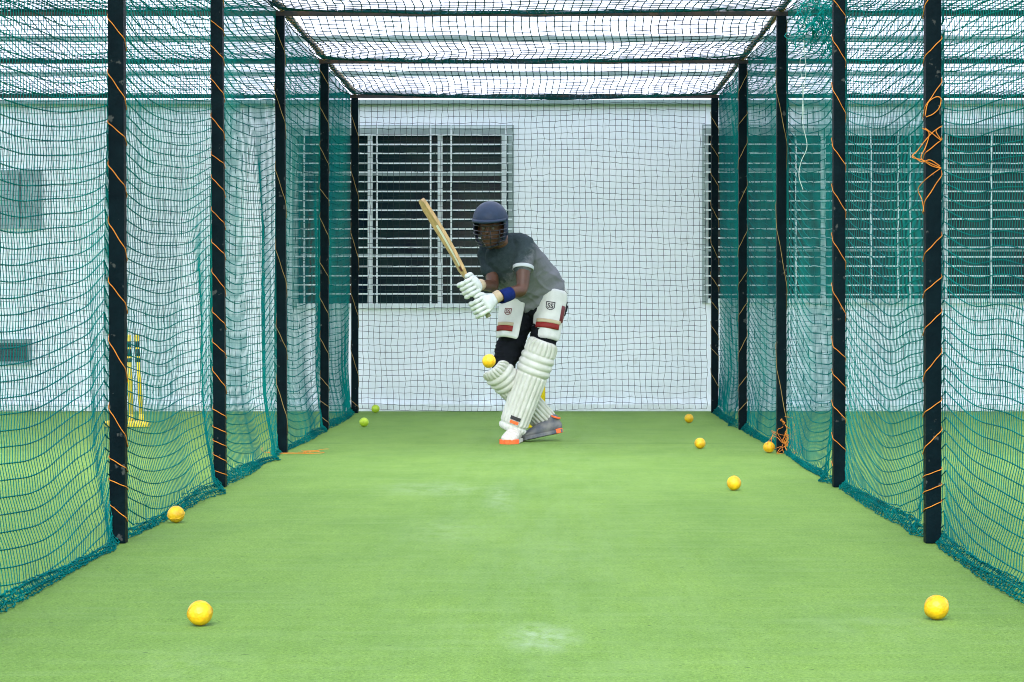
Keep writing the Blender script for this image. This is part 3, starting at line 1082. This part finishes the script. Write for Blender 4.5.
# trunk
loft(bm, [(Q(508, 247, -.27), .15, .09), (Q(513, 258, -.24), .155, .105), (Q(524, 274, -.14), .145, .105), (Q(536, 290, -.03), .15, .11), (Q(540, 303, 0.0), .14, .11)], side=(1, 0, 0.5))
def limb(pts, side=(1, 0, 0)):
    loft(bm, [(p, r, r * 1.0) for p, r in pts], side=side, n=20, sub=5)
limb([(shL, .060), (shL.lerp(elL, .45), .052), (elL, .041), (elL.lerp(wrL, .35), .042), (wrL, .029), (haL, .030)])
limb([(shR, .060), (shR.lerp(elR, .45), .050), (elR, .040), (elR.lerp(wrR, .35), .040), (wrR, .029), (haR, .028)])
limb([(hipA, .098), (hipA.lerp(knA, .5), .082), (knA, .060), (knA.lerp(anA, .35) + Vector((0, .02, 0)), .060), (anA, .038)])
limb([(hipB, .098), (hipB.lerp(knB, .5), .080), (knB, .060), (knB.lerp(anB, .35) + Vector((0, .02, 0)), .058), (anB, .038)])
toA = Q(510, 440, -.26); toB = Q(528, 437, -0.03)
limb([(anA, .036), (anA.lerp(toA, .5), .034), (toA, .026)])
limb([(anB, .036), (anB.lerp(toB, .5), .032), (toB, .024)])
organic('body', bm, SK, person, 0.009, 3)
for s in (-1, 1):
    mb = MB(); mb.sphere(HD(s * .030, .0745, 0.012), 0.0125, 16)
    mb.build('eye', M['eye'], person)
    
# --- shirt
BX = -BASE
def objc(v): return v - BASE
u0 = Vector((0.80, 0.25, -0.60))
SH0 = objc(Q(512, 240, -.3)).dot(u0) + 0.13 - 0.10
SH1 = objc(Q(545, 270, -.1)).dot(u0) + 0.13 + 0.03
M['shirt'] = shirt_mat()
bm = bmesh.new()
loft(bm, [(Q(504.5, 243, -.28), .085, .085), (Q(506.5, 250, -.27), .165, .115), (Q(513, 260, -.23), .190, .130), (Q(522, 272, -.15), .190, .132), (Q(532, 284, -.06), .195, .135),
          (Q(536.5, 293, -.01), .205, .14)], side=(1, 0, 0.42), power=2.3)
loft(bm, [(Q(512, 241, -.26), .06, .06), (shL, .074, .072), (shL.lerp(elL, .28), .070, .066), (shL.lerp(elL, .50), .069, .062)], side=(1, 0, 0))
loft(bm, [(Q(500, 246, -.2), .07, .06), (shR, .070, .068), (shR.lerp(elR, .3), .066, .060), (shR.lerp(elR, .62), .062, .056)], side=(1, 0, 0))
def wr(p):
    q = Vector((p.x * 6 + p.z * 5, p.y * 7, p.z * 16 - p.x * 9))
    a = noise.noise(q * 1.0) * 0.011
    b = abs(noise.noise(q * 2.3 + Vector((3, 1, 7)))) * -0.009
    low = max(0, min(1, (1.12 - p.z) / 0.15))
    c = math.sin(p.z * 95 - p.x * 45 + 4 * noise.noise(p * 9)) * 0.006 * low
    f = (1 - abs(noise.noise(Vector((p.x * 14 + p.z * 9, p.y * 8, p.z * 22 - p.x * 12))) * 2)) ** 3 * 0.005
    # pulled folds running from the shoulders down to the waist
    d1 = p.x * 0.62 + p.z * 0.78
    s1 = 1 - abs(noise.noise(Vector((d1 * 15, (p.x - p.z) * 3, p.y * 4))) * 2.0)
    f2 = max(0, s1) ** 3 * 0.008 * max(0.25, min(1, (1.30 - p.z) / 0.2))
    return a * .8 + b * .25 + c * .6 + f * .3 + f2
organic('shirt', bm, M['shirt'], person, 0.006, 4, wr)
# sleeve cuff
def ringtube(c, d, ra, rb, w, side=(1, 0, 0)):
    b_ = bmesh.new()
    d = d.normalized()
    loft(b_, [(c - d * w / 2, ra, rb), (c, ra * 1.02, rb * 1.02), (c + d * w / 2, ra, rb)], side=side, n=32, sub=3)
    return b_
def openband(name, c, d, ra, rb, w, m, parent, th=0.004, side=(1, 0, 0)):
    d = d.normalized(); sv = Vector(side); u = (sv - d * sv.dot(d)).normalized(); ww = d.cross(u)
    N = 36; V = []; F = []
    prof = [(-w / 2, 0), (-w / 2, th), (-w / 4, th * 1.4), (w / 4, th * 1.4), (w / 2, th), (w / 2, 0)]
    for k in range(N):
        a = 2 * math.pi * k / N
        for (l, t) in prof:
            V.append(c + d * l + u * math.cos(a) * (ra + t) + ww * math.sin(a) * (rb + t))
    q = len(prof)
    for k in range(N):
        for j in range(q):
            F.append((k * q + j, ((k + 1) % N) * q + j, ((k + 1) % N) * q + (j + 1) % q, k * q + (j + 1) % q))
    return pydata(name, V, F, m, parent, True)
shirt = [o for o in person.children if o.name.startswith('shirt')][0]
openband('sleeve_cuff', shL.lerp(elL, .52), elL - shL, .069, .062, .026, M['cuff'], shirt, .0015)

# --- trousers
bm = bmesh.new()
loft(bm, [(Q(537, 285, 0.0), .15, .115), (Q(541, 297, 0.01), .175, .13), (Q(540, 308, 0.01), .165, .13)], side=(1, 0, 0.3))
for hp, kn, an, k in ((hipA, knA, anA, 1), (hipB, knB, anB, 1)):
    loft(bm, [(hp, .108, .108), (hp.lerp(kn, .5), .094, .094), (kn, .072, .074), (kn.lerp(an, .4) + Vector((0, .025, 0)), .070, .070), (kn.lerp(an, .92), .050, .052)], side=(1, 0, 0))
organic('trousers', bm, M['trouser'], person, 0.008, 4,
        lambda p: noise.noise(Vector((p.x * 9, p.y * 9, p.z * 16))) * 0.012 + max(0, 1 - abs(noise.noise(Vector((p.x * 10, p.y * 8, p.z * 26))) * 2.2)) ** 4 * 0.010)
# yellow hem of an undershirt above the trousers
# --- guards and pads: curved shells round the leg
def shell(name, p0, p1, nrm, rad, amax, v0, v1, prof, thick, m, parent, nu=48, nv=56, off=0.0, relief=None, a0=None):
    """p0 top, p1 bottom of the limb axis; nrm = where the middle of the shell faces"""
    ax = (p1 - p0); Lg = ax.length; ax.normalize()
    nn = Vector(nrm); nn = (nn - ax * nn.dot(ax)).normalized(); sd = ax.cross(nn)
    V = []; F = []
    for layer in (0, 1):
        for j in range(nv + 1):
            v = v0 + (v1 - v0) * j / nv
            aw = prof(v) if prof else 1.0
            for i in range(nu + 1):
                uu = -1 + 2 * i / nu
                if a0 is not None: uu = a0[0] + (a0[1] - a0[0]) * i / nu
                a = uu * amax * (aw if a0 is None else 1.0)
                r = rad(v) + off
                if layer == 0: r += thick + (relief(uu, v) if relief else 0)
                edge = 1.0
                V.append(p0 + ax * (Lg * v) + nn * (math.cos(a) * r) + sd * (math.sin(a) * r))
    W = nu + 1; T = W * (nv + 1)
    for j in range(nv):
        for i in range(nu):
            q = j * W + i
            F.append((q, q + 1, q + W + 1, q + W)); F.append((T + q, T + q + W, T + q + W + 1, T + q + 1))
    for j in range(nv):
        for i in (0, nu):
            q = j * W + i
            F.append((q, q + W, T + q + W, T + q) if i == 0 else (q, T + q, T + q + W, q + W))
    for i in range(nu):
        q = i; F.append((q, T + q, T + q + 1, q + 1))
        q = nv * W + i; F.append((q, q + 1, T + q + 1, T + q))
    o = pydata(name, V, F, m, parent, True)
    return o, (p0, ax, Lg, nn, sd, rad, thick + off)


def on_shell(info, a, v, h=0.0):
    p0, ax, Lg, nn, sd, rad, off = info
    r = rad(v) + off + h
    return p0 + ax * (Lg * v) + nn * (math.cos(a) * r) + sd * (math.sin(a) * r)


def text_mesh(body, size, ext=0.001):
    cu = bpy.data.curves.new('t', 'FONT'); cu.body = body; cu.size = size; cu.extrude = ext
    cu.align_x = 'CENTER'; cu.align_y = 'CENTER'; cu.offset = size * 0.02
    o = bpy.data.objects.new('t', cu); col.objects.link(o)
    dg = bpy.context.evaluated_depsgraph_get(); dg.update()
    me = bpy.data.meshes.new_from_object(o.evaluated_get(dg))
    bpy.data.objects.remove(o)
    return me


def wrap_mesh(me, info, ac, vc, h, flip=1):
    """bend a flat mesh in xy (x right, y up) on to a shell"""
    p0, ax, Lg, nn, sd, rad, off = info
    for v in me.vertices:
        vv = vc - v.co.y / Lg
        r = rad(vc) + off
        a = ac + flip * v.co.x / r
        v.co = on_shell(info, a, vv, h + v.co.z)
    me.update()


def emblem(info, ac, vc, parent, m1, m2, wdt, hgt, word, flip):
    # shield outline plate, then letters
    N = 7
    V = []; F = []
    outline = [(-.5, .5), (.5, .5), (.5, -.15), (.3, -.38), (0, -.5), (-.3, -.38), (-.5, -.15)]
    b_ = bmesh.new()
    inner = [(x * .80, y * .80) for x, y in outline]
    vo = [b_.verts.new((x * wdt, y * hgt, 0.0)) for x, y in outline]
    vi = [b_.verts.new((x * wdt, y * hgt, 0.0)) for x, y in inner]
    for k in range(len(vo)):
        b_.faces.new((vo[k], vo[(k + 1) % N], vi[(k + 1) % N], vi[k]))
    b_.verts.new
    bmesh.ops.subdivide_edges(b_, edges=b_.edges[:], cuts=2)
    me = bpy.data.meshes.new('emblem'); b_.to_mesh(me); b_.free()
    wrap_mesh(me, info, ac, vc, 0.0022, flip)
    if m1: e = link_mesh('emblem', me, m1, parent)
    t = text_mesh(word, hgt * 0.72)
    wrap_mesh(t, info, ac, vc - 0.012 * 0, 0.0030, flip)
    link_mesh('emblem_lettering', t, m2, parent)


def guard(p0, p1, nrm, r0, amax, group_label, stripes, em, parent=person):
    rad = lambda v: r0 * (1.05 - 0.18 * v)
    def prof(v):
        k = min(1, (v - V0) / 0.12) ; k2 = min(1, (V1 - v) / 0.08)
        return (0.72 + 0.28 * math.sqrt(max(0, k))) * (0.86 + 0.14 * math.sqrt(max(0, k2)))
    V0, V1 = 0.0, 1.0
    def relief(u, v):
        e = min(1, (1 - abs(u)) / 0.12, (v + .0) / 0.06, (1 - v) / 0.06)
        return -0.010 * (1 - math.sqrt(max(0, min(1, e)))) + 0.004 * math.cos(u * 5)
    o, info = shell('thigh_guard', p0, p1, nrm, rad, amax, V0, V1, prof, 0.016, M['guard'], parent, relief=relief)
    for (va, vb, ua, ub, mm, nm) in stripes:
        shell(nm, p0, p1, nrm, rad, amax, va, vb, None, 0.0025, M[mm], o, nu=20, nv=3, off=0.0205 if nm != 'side_flash' else 0.013, a0=(ua, ub))
    i2 = (info[0], info[1], info[2], info[3], info[4], info[5], info[6] + 0.004)
    emblem(i2, em[0], em[1], o, em[2], em[3], em[4], em[5], em[6], em[7])
    # straps behind the thigh
    return o

gA = guard(Q(553, 292, -.03), Q(546, 341, -.10), (-0.15, -1, 0.1), 0.102, 1.30, '', 
      [(0.60, 0.68, -0.15, 0.72, 'beige', 'beige_stripe'), (0.68, 0.79, -0.18, 0.72, 'red', 'red_stripe'), (0.38, 0.60, -0.86, -0.55, 'red', 'side_flash')] if False else
      [(0.62, 0.69, -0.72, 0.50, 'beige', 'beige_stripe'), (0.692, 0.80, -0.66, 0.52, 'red', 'red_stripe'), (0.30, 0.64, -0.90, -0.66, 'maroon', 'side_flash')],
      (-0.12, 0.36, M['lettering'], M['lettering'], 0.062, 0.060, 'SS', -1))
gB = guard(Q(516, 300, -.03), Q(509, 341, -.12), (-0.35, -1, 0.1), 0.095, 1.05, '',
      [(0.66, 0.74, -0.45, 0.62, 'beige', 'beige_stripe'), (0.742, 0.87, -0.45, 0.70, 'red', 'red_stripe')],
      (0.0, 0.42, M['maroon'], M['maroon'], 0.050, 0.050, 'SS', -1))
# white waistband padding at the hip
bm = bmesh.new()
loft(bm, [(Q(548, 297, -.06), .05, .05), (Q(557, 292, -.02), .05, .05), (Q(561, 292, 0.04), .035, .05)], side=(0, 0, 1))
organic('hip_padding', bm, M['guard'], person, 0.008, 2)


def leg_pad(kn, an, nrm, top_ext, bot_ext, r0, amax, emb):
    ax = (an - kn); Lg = ax.length; ax.normalize()
    p0 = kn - ax * top_ext; p1 = an + ax * bot_ext
    nn = Vector(nrm); nn = (nn - ax * nn.dot(ax)).normalized()
    T = (p1 - p0).length
    vk0 = (top_ext - 0.068) / T; vk1 = (top_ext + 0.068) / T      # the knee rolls
    def rad(v): return r0 * (1.0 if v < vk1 else 1.0 - 0.20 * (v - vk1) / (1 - vk1))
    def prof(v):
        if v < 0.14: return 0.62 + 0.38 * math.sqrt(max(0, 1 - ((0.14 - v) / 0.14) ** 2))
        if v > 0.93: return 0.80 + 0.20 * math.sqrt(max(0, 1 - ((v - 0.93) / 0.07) ** 2))
        return 1.0
    def relief(u, v):
        e = min(1, (1 - abs(u)) / 0.06, v / 0.035, (1 - v) / 0.03)
        edge = -0.016 * (1 - math.sqrt(max(0, min(1, e))))
        if vk0 < v < vk1:
            ph = (v - vk0) / (vk1 - vk0) * 3
            return edge + 0.004 + 0.013 * abs(math.sin(math.pi * ph)) ** 0.6
        nrid = 9
        ph = (u + 1) / 2 * nrid
        k = math.sqrt(abs(math.sin(math.pi * ph)))
        d = min(abs(v - vk0), abs(v - vk1), abs(v - .93) * 1.2)
        f = min(1, d / 0.02)
        return edge + 0.012 * k * f
    o, info = shell('leg_pad', p0, p1, nrm, rad, amax, 0.0, 1.0, prof, 0.022, M['pad'], person, nu=112, nv=110, relief=relief)
    # straps round the calf
    for v in (0.16, 0.55, 0.80):
        c = p0 + ax * (T * v)
        openband('strap', c, ax, r0 * .90, r0 * .90, 0.032, M['pad'], o, 0.003)
    if emb:
        me_b = bmesh.new(); g_ = bmesh.ops.create_grid(me_b, x_segments=6, y_segments=3, size=0.5)
        for v in me_b.verts: v.co = Vector((v.co.x * 0.062, v.co.y * 0.024, 0))
        me = bpy.data.meshes.new('label_patch'); me_b.to_mesh(me); me_b.free()
        wrap_mesh(me, info, -0.05, 0.845, 0.0165, -1); link_mesh('label_patch', me, M['lettering'], o)
        me_b = bmesh.new(); g_ = bmesh.ops.create_grid(me_b, x_segments=6, y_segments=3, size=0.5)
        for v in me_b.verts: v.co = Vector((v.co.x * 0.052, v.co.y * 0.020, 0))
        me = bpy.data.meshes.new('label_patch'); me_b.to_mesh(me); me_b.free()
        wrap_mesh(me, info, -0.05, 0.888, 0.0165, -1); link_mesh('label_patch', me, M['orange'], o)
    return o

leg_pad(Q(536.0, 364, -.15), Q(513.5, 426, -.11), (-0.12, -1, -0.05), 0.175, 0.035, 0.083, 1.45, True)
leg_pad(Q(503, 375, -.11), Q(546, 420, 0.13), (-0.30, -1, 0.1), 0.14, 0.03, 0.082, 1.20, False)


# --- shoes
def shoe(heel, toe, up, name_m, sole_m, w=1.0):
    f = (toe - heel); Ls = f.length; f.normalize()
    up = (up - f * up.dot(f)).normalized(); sd = f.cross(up)
    bm = bmesh.new()
    def S(t, h, ww, hh): return (heel + f * (Ls * t) + up * h, ww * w, hh * (1 + (w - 1) * .6))
    loft(bm, [S(0.03, .050, .032, .036), S(.15, .056, .038, .044), (heel + f * Ls * .35 + up * .055, .040 * w, .050), S(.60, .045, .046, .036), S(.82, .036, .046, .026), S(.97, .032, .034, .019)], side=sd, n=24)
    loft(bm, [(heel + f * Ls * .12 + up * .05, .036, .05), (heel + f * Ls * .14 + up * .105, .040, .05)], side=sd, n=20)
    o = organic('shoe', bm, M[name_m], person, 0.006, 3)
    # sole as a flat outline
    pts = []
    prof = [(0, .024), (.06, .034), (.25, .037), (.45, .036), (.65, .047), (.82, .048), (.94, .036), (1.0, .015)]
    left = [(t, x) for t, x in prof]; right = [(t, -x) for t, x in prof[::-1]]
    ring = left + right
    V = []; F = []
    for h in (0.0, 0.024):
        for t, x in ring: V.append(heel + f * (Ls * t * 1.02 - .004) + sd * x * 1.06 * w + up * h)
    n_ = len(ring)
    for k in range(n_): F.append((k, (k + 1) % n_, n_ + (k + 1) % n_, n_ + k))
    F.append(tuple(range(n_))[::-1]); F.append(tuple(range(n_, 2 * n_)))
    pydata('sole', V, F, M[sole_m], o)
    for (ta, tb) in (((0.80, 1.035),) if name_m == 'shoe_white' else ((-0.035, 0.16),)):
        V = []; F = []
        seg = [(t, x) for t, x in [(ta, np.interp(ta, [q[0] for q in prof], [q[1] for q in prof]))] + [q for q in prof if ta < q[0] < tb] + [(tb, .010)]] if ta > 0 else \
              [(ta, .014)] + [q for q in prof if ta < q[0] < tb] + [(tb, .036)]
        rg = seg + [(t, -x) for t, x in seg[::-1]]
        for h in (-0.001, 0.029):
            for t, x in rg: V.append(heel + f * (Ls * t * 1.02) + sd * x * 1.12 * w + up * h)
        n_ = len(rg)
        for k in range(n_): F.append((k, (k + 1) % n_, n_ + (k + 1) % n_, n_ + k))
        F.append(tuple(range(n_))[::-1]); F.append(tuple(range(n_, 2 * n_)))
        pydata('sole_bumper', V, F, M['orange'], o)
    mb = MB()
    for k in range(4):
        t = .42 + .08 * k; h = .097 - .028 * k
        a = heel + f * (Ls * t) + up * h
        mb.tube([a + sd * .028 - up * .012, a + up * .003, a - sd * .028 - up * .012], 0.0035, 6)
    mb.build('laces', M['lace'], o)
    return o

toeA = Vector(((507.5 - 542) * 14.74 / 2200, 14.74, 0.002)); heelA = Vector(((517 - 542) * 15.0 / 2200, 15.02, 0.004))
sA = shoe(heelA, toeA, Vector((0, 0, 1)), 'shoe_white', 'shoe_white', 1.25)
toeB = Vector(((521 - 542) * 15.06 / 2200, 15.04, 0.003)); heelB = Vector(((561 - 542) * 15.1 / 2200, 15.16, 0.055))
sB = shoe(heelB, toeB, Vector((-.25, 0.1, 1)), 'shoe_grey', 'shoe_grey', 1.1)
# pull-tab orange collar on the rear shoe
c = heelB + (toeB - heelB) * .10 + Vector((0, 0, .125))
openband('collar', c + Vector((-.010, 0, -.012)), Vector((.3, 0, 1)), .030, .036, .012, M['orange'], sB, .004)

# --- wristband
openband('wristband', elL.lerp(wrL, .74), wrL - elL, .038, .038, .095, M['royal'], person, .006)

# --- bat (held: a thing of its own)
bE = Q(489, 317, -0.60); bT = Q(421.5, 199, -0.66)
bu = (bT - bE).normalized(); BL = (bT - bE).length
bn = Vector((-0.95, -0.30, 0.0)); bn = (bn - bu * bn.dot(bu)).normalized()    # the back of the blade
bs = bu.cross(bn).normalized()
bat = empty('cricket_bat', bE)
tag(bat, "wooden cricket bat raised slanting up in the batsman's gloved hands", 'bat')
HL = 0.31
mb = MB(); mb.tube([bE, bE + bu * 0.004, bE + bu * .02, bE + bu * (HL + .03)], [0.016, 0.0185, 0.0165, 0.0165], 20)
mb.build('handle', M['grip'], bat)
bm = bmesh.new()
secs = []
NB = 34
for j in range(NB + 1):
    t = j / NB
    l = HL + (BL - HL) * t
    wd = 0.054 * (min(1, (t + .04) / .12) ** .6 if t < .08 else 1)
    if t > .95: wd *= math.sqrt(max(0.03, 1 - ((t - .95) / .052) ** 2)) * .5 + .5 if t < 1 else .55
    sp = 0.016 + 0.022 * math.sin(min(1, t * 1.25) * math.pi * .62) ** 1.3 if t < .9 else 0.034 - .1 * (t - .9)
    ed = 0.015 if t > .08 else .012
    fw_ = 0.012
    c = bE + bu * l
    bow = bn * (-0.012 * math.sin(t * math.pi))
    pr = [(-wd, -fw_ * .5), (-wd * .6, -fw_), (0, -fw_ * 1.25), (wd * .6, -fw_), (wd, -fw_ * .5), (wd, ed), (wd * .55, ed + (sp - ed) * .38), (wd * .12, sp), (-wd * .12, sp), (-wd * .55, ed + (sp - ed) * .38), (-wd, ed)]
    secs.append([bm.verts.new(c + bow + bs * a + bn * b) for a, b in pr])
for A, B in zip(secs, secs[1:]):
    for k in range(len(A)):
        f = bm.faces.new((A[k], A[(k + 1) % len(A)], B[(k + 1) % len(A)], B[k])); f.smooth = False
bm.faces.new(secs[0]); bm.faces.new(secs[-1][::-1])
bmesh.ops.recalc_face_normals(bm, faces=bm.faces[:])
me = bpy.data.meshes.new('blade'); bm.to_mesh(me); bm.free()
blade = link_mesh('blade', me, M['wood'], bat)
# pale sticker along the right hand edge/back, and a maroon badge low on the blade
def patch(name, t0, t1, a0, a1, b0, b1, m):
    V = []
    N = 8
    for j in range(N + 1):
        t = t0 + (t1 - t0) * j / N
        c = bE + bu * (HL + (BL - HL) * t) + bn * (-0.012 * math.sin(t * math.pi))
        sp = (0.016 + 0.022 * math.sin(min(1, t * 1.25) * math.pi * .62) ** 1.3) if t < .9 else .034 - .1 * (t - .9)
        wd = .054
        def hgt(a):
            f = abs(a) / wd
            m1 = .015 + (sp - .015) * .38
            if f > .55: return .015 + (m1 - .015) * (1 - f) / .45
            if f > .12: return m1 + (sp - m1) * (.55 - f) / .43
            return sp
        for a in (a0, (a0 + a1) / 2, a1):
            V.append(c + bs * a + bn * (hgt(a) + .0022))
    F = [(j * 3 + i, j * 3 + i + 1, (j + 1) * 3 + i + 1, (j + 1) * 3 + i) for j in range(N) for i in range(2)]
    return pydata(name, V, F, m, blade)
sgn = 1 if (bs.x > 0) else -1
patch('sticker', 0.14, 0.66, sgn * .030, sgn * .053, 0, 0, M['face'])
patch('badge', 0.07, 0.13, sgn * .016, sgn * .050, 0, 0, M['maroon'])



# --- gloves: palm, four separate padded fingers and a thumb closed round the handle
def glove(centre, wrist, name_label, th0, th1, thumb_dir, back_sign, G=1.22):
    ax = bu
    wdir = (wrist - centre); wdir = (wdir - ax * wdir.dot(ax)).normalized()
    q = ax.cross(wdir).normalized()
    if q.y > 0: q = -q           # q points to the camera
    # angles measured from wdir towards q
    def ring(a, r, l): return centre + ax * l * G + wdir * math.cos(a) * r * (G + .1) + q * math.sin(a) * r * (G + .1)
    bm = bmesh.new()
    # back of the hand, from the wrist to the knuckles
    loft(bm, [(wrist - wdir * 0.005, .034, .030), (wrist.lerp(ring(th0, .040, 0), .45), .048, .032), (ring(th0 * .8, .042, 0), .060, .030), (ring(th0, .042, 0), .058, .025)], side=ax, n=24)
    hand = organic('glove', bm, M['glove'], person, 0.005, 2)
    for i in range(4):
        l = (i - 1.5) * 0.0245
        ln = (1.0, 1.08, 1.0, 0.82)[i]
        n_ = 9
        secs = []
        for k in range(n_):
            t = k / (n_ - 1) * ln
            a = th0 + (th1 - th0) * t
            r = 0.040 - 0.004 * t
            fat = 0.0155 + 0.0028 * math.cos(k * math.pi * 0.75)
            secs.append((ring(a, r, l), fat * 1.0, fat * 1.12))
        b2 = bmesh.new()
        loft(b2, secs, side=ax, n=16, sub=3)
        bmesh.ops.recalc_face_normals(b2, faces=b2.faces[:])
        me = bpy.data.meshes.new('finger'); b2.to_mesh(me); b2.free()
        link_mesh('finger', me, M['glove'], hand)
    b2 = bmesh.new()
    a_ = th0 * 0.35
    loft(b2, [(ring(a_ - .2, .038, thumb_dir * .020), .016, .016), (ring(a_ + .05, .040, thumb_dir * .046), .0165, .0165), (ring(a_ + .75, .038, thumb_dir * .060), .0155, .0155),
              (ring(a_ + 1.5, .034, thumb_dir * .062), .013, .013)], side=ax, n=16)
    bmesh.ops.recalc_face_normals(b2, faces=b2.faces[:])
    me = bpy.data.meshes.new('thumb'); b2.to_mesh(me); b2.free()
    link_mesh('thumb', me, M['glove'], hand)
    # tan wrist cuff
    openband('cuff', wrist + wdir * 0.012, wdir, .031, .033, .050, M['glove_palm'], hand, .006, side=ax)
    return hand

def onbat(l): return bE + bu * l
cB = onbat(0.085) + Vector((-.012, 0, -.004)); cT = onbat(0.225) + Vector((-.018, 0, 0))
glove(cB, wrL + Vector((-.028, -.01, 0)), 'lower', 1.15, 4.3, 1, 1)
glove(cT, wrR, 'upper', 1.55, 4.5, 1, 1)

# --- helmet
hc = HD(0, -0.005, 0.058)
def HH(a, b, c): return hc + sidev * a + fwd * b + upv * c
V = []; F = []
NA, NE = 64, 26
for j in range(NE + 1):
    for i in range(NA):
        azm = 2 * math.pi * i / NA          # 0 = front
        front = math.cos(azm)
        low = -0.004 if front > 0.45 else (-0.004 - 0.095 * min(1, (0.45 - front) / 0.45))
        tt = j / NE
        if tt < 0.72:
            el = math.pi / 2 * (1 - tt / 0.72)
            r = math.cos(el); h = math.sin(el) * 0.128
        else:
            k = (tt - .72) / .28
            r = 1.0 - 0.05 * k * k; h = low * k
        V.append(HH(math.sin(azm) * r * 0.118, math.cos(azm) * r * 0.138, h))
for j in range(NE):
    for i in range(NA):
        F.append((j * NA + i, j * NA + (i + 1) % NA, (j + 1) * NA + (i + 1) % NA, (j + 1) * NA + i))
hel = pydata('helmet', V, F, M['navy'], None, True)
md = hel.modifiers.new('s', 'SOLIDIFY'); md.thickness = 0.012; md.offset = -1
bake(hel); me = hel.data; me.materials.clear(); bpy.data.objects.remove(hel)
hel = link_mesh('helmet', me, M['navy'], person)
# peak
V = []; F = []
N = 28
for i in range(N + 1):
    a = -1.35 + 2.70 * i / N
    c, s = math.cos(a), math.sin(a)
    ex = 0.045 * max(0, c) ** 0.8
    for (r, z) in ((0.97, 0.016), (0.97, 0.0), (1.0, 0.004), (1.0, 0.020)):
        e = 0 if r < 1 else ex
        dz = -0.012 if r >= 1 else 0.0
        V.append(HH(s * (0.119 * r + e * .25), c * (0.139 * r + e), z + dz * max(0, c)))
for i in range(N):
    for k in range(4):
        F.append((i * 4 + k, i * 4 + (k + 1) % 4, (i + 1) * 4 + (k + 1) % 4, (i + 1) * 4 + k))
F.append((0, 1, 2, 3)); F.append((N * 4 + 3, N * 4 + 2, N * 4 + 1, N * 4))
pydata('peak', V, F, M['navy'], hel, True)
# grille
mb = MB()
for (z, bul, wd) in ((-0.028, .030, 1.0), (-0.062, .040, 1.0), (-0.088, .044, .98), (-0.114, .044, .94), (-0.142, .036, .86), (-0.165, .020, .76)):
    pts = []
    for i in range(25):
        a = -1.45 + 2.9 * i / 24
        pts.append(HH(math.sin(a) * 0.114 * wd, math.cos(a) * (0.118 * wd + bul) , z + 0.012 * (1 - math.cos(a))))
    mb.tube(pts, 0.0032, 6)
for a in (-0.85, -.28, .28, 0.85):
    pts = []
    for (z, bul, wd) in ((-0.062, .040, 1.0), (-0.088, .044, .98), (-0.114, .044, .94), (-0.142, .036, .86), (-0.165, .020, .76)):
        pts.append(HH(math.sin(a) * 0.114 * wd, math.cos(a) * (0.118 * wd + bul), z + 0.012 * (1 - math.cos(a))))
    mb.tube(pts, 0.003, 6)
mb.build('grille', M['cage'], hel)
# ear guards and chin strap
for s in (-1, 1):
    b2 = bmesh.new()
    loft(b2, [(HH(s * .104, 0.005, -.03), .010, .045), (HH(s * .102, .008, -.085), .010, .045), (HH(s * .090, .02, -.13), .008, .030)], side=sidev, n=20)
    bmesh.ops.recalc_face_normals(b2, faces=b2.faces[:])
    me = bpy.data.meshes.new('ear_guard'); b2.to_mesh(me); b2.free()
    link_mesh('ear_guard', me, M['navy_dark'], hel)
mb = MB(); mb.tube(curve([HH(-.092, 0.02, -.10), HH(-.06, .06, -.155), HH(0, .075, -.175), HH(.06, .06, -.155), HH(.092, 0.02, -.10)]), 0.005, 6)
mb.build('chin_strap', M['navy_dark'], hel)
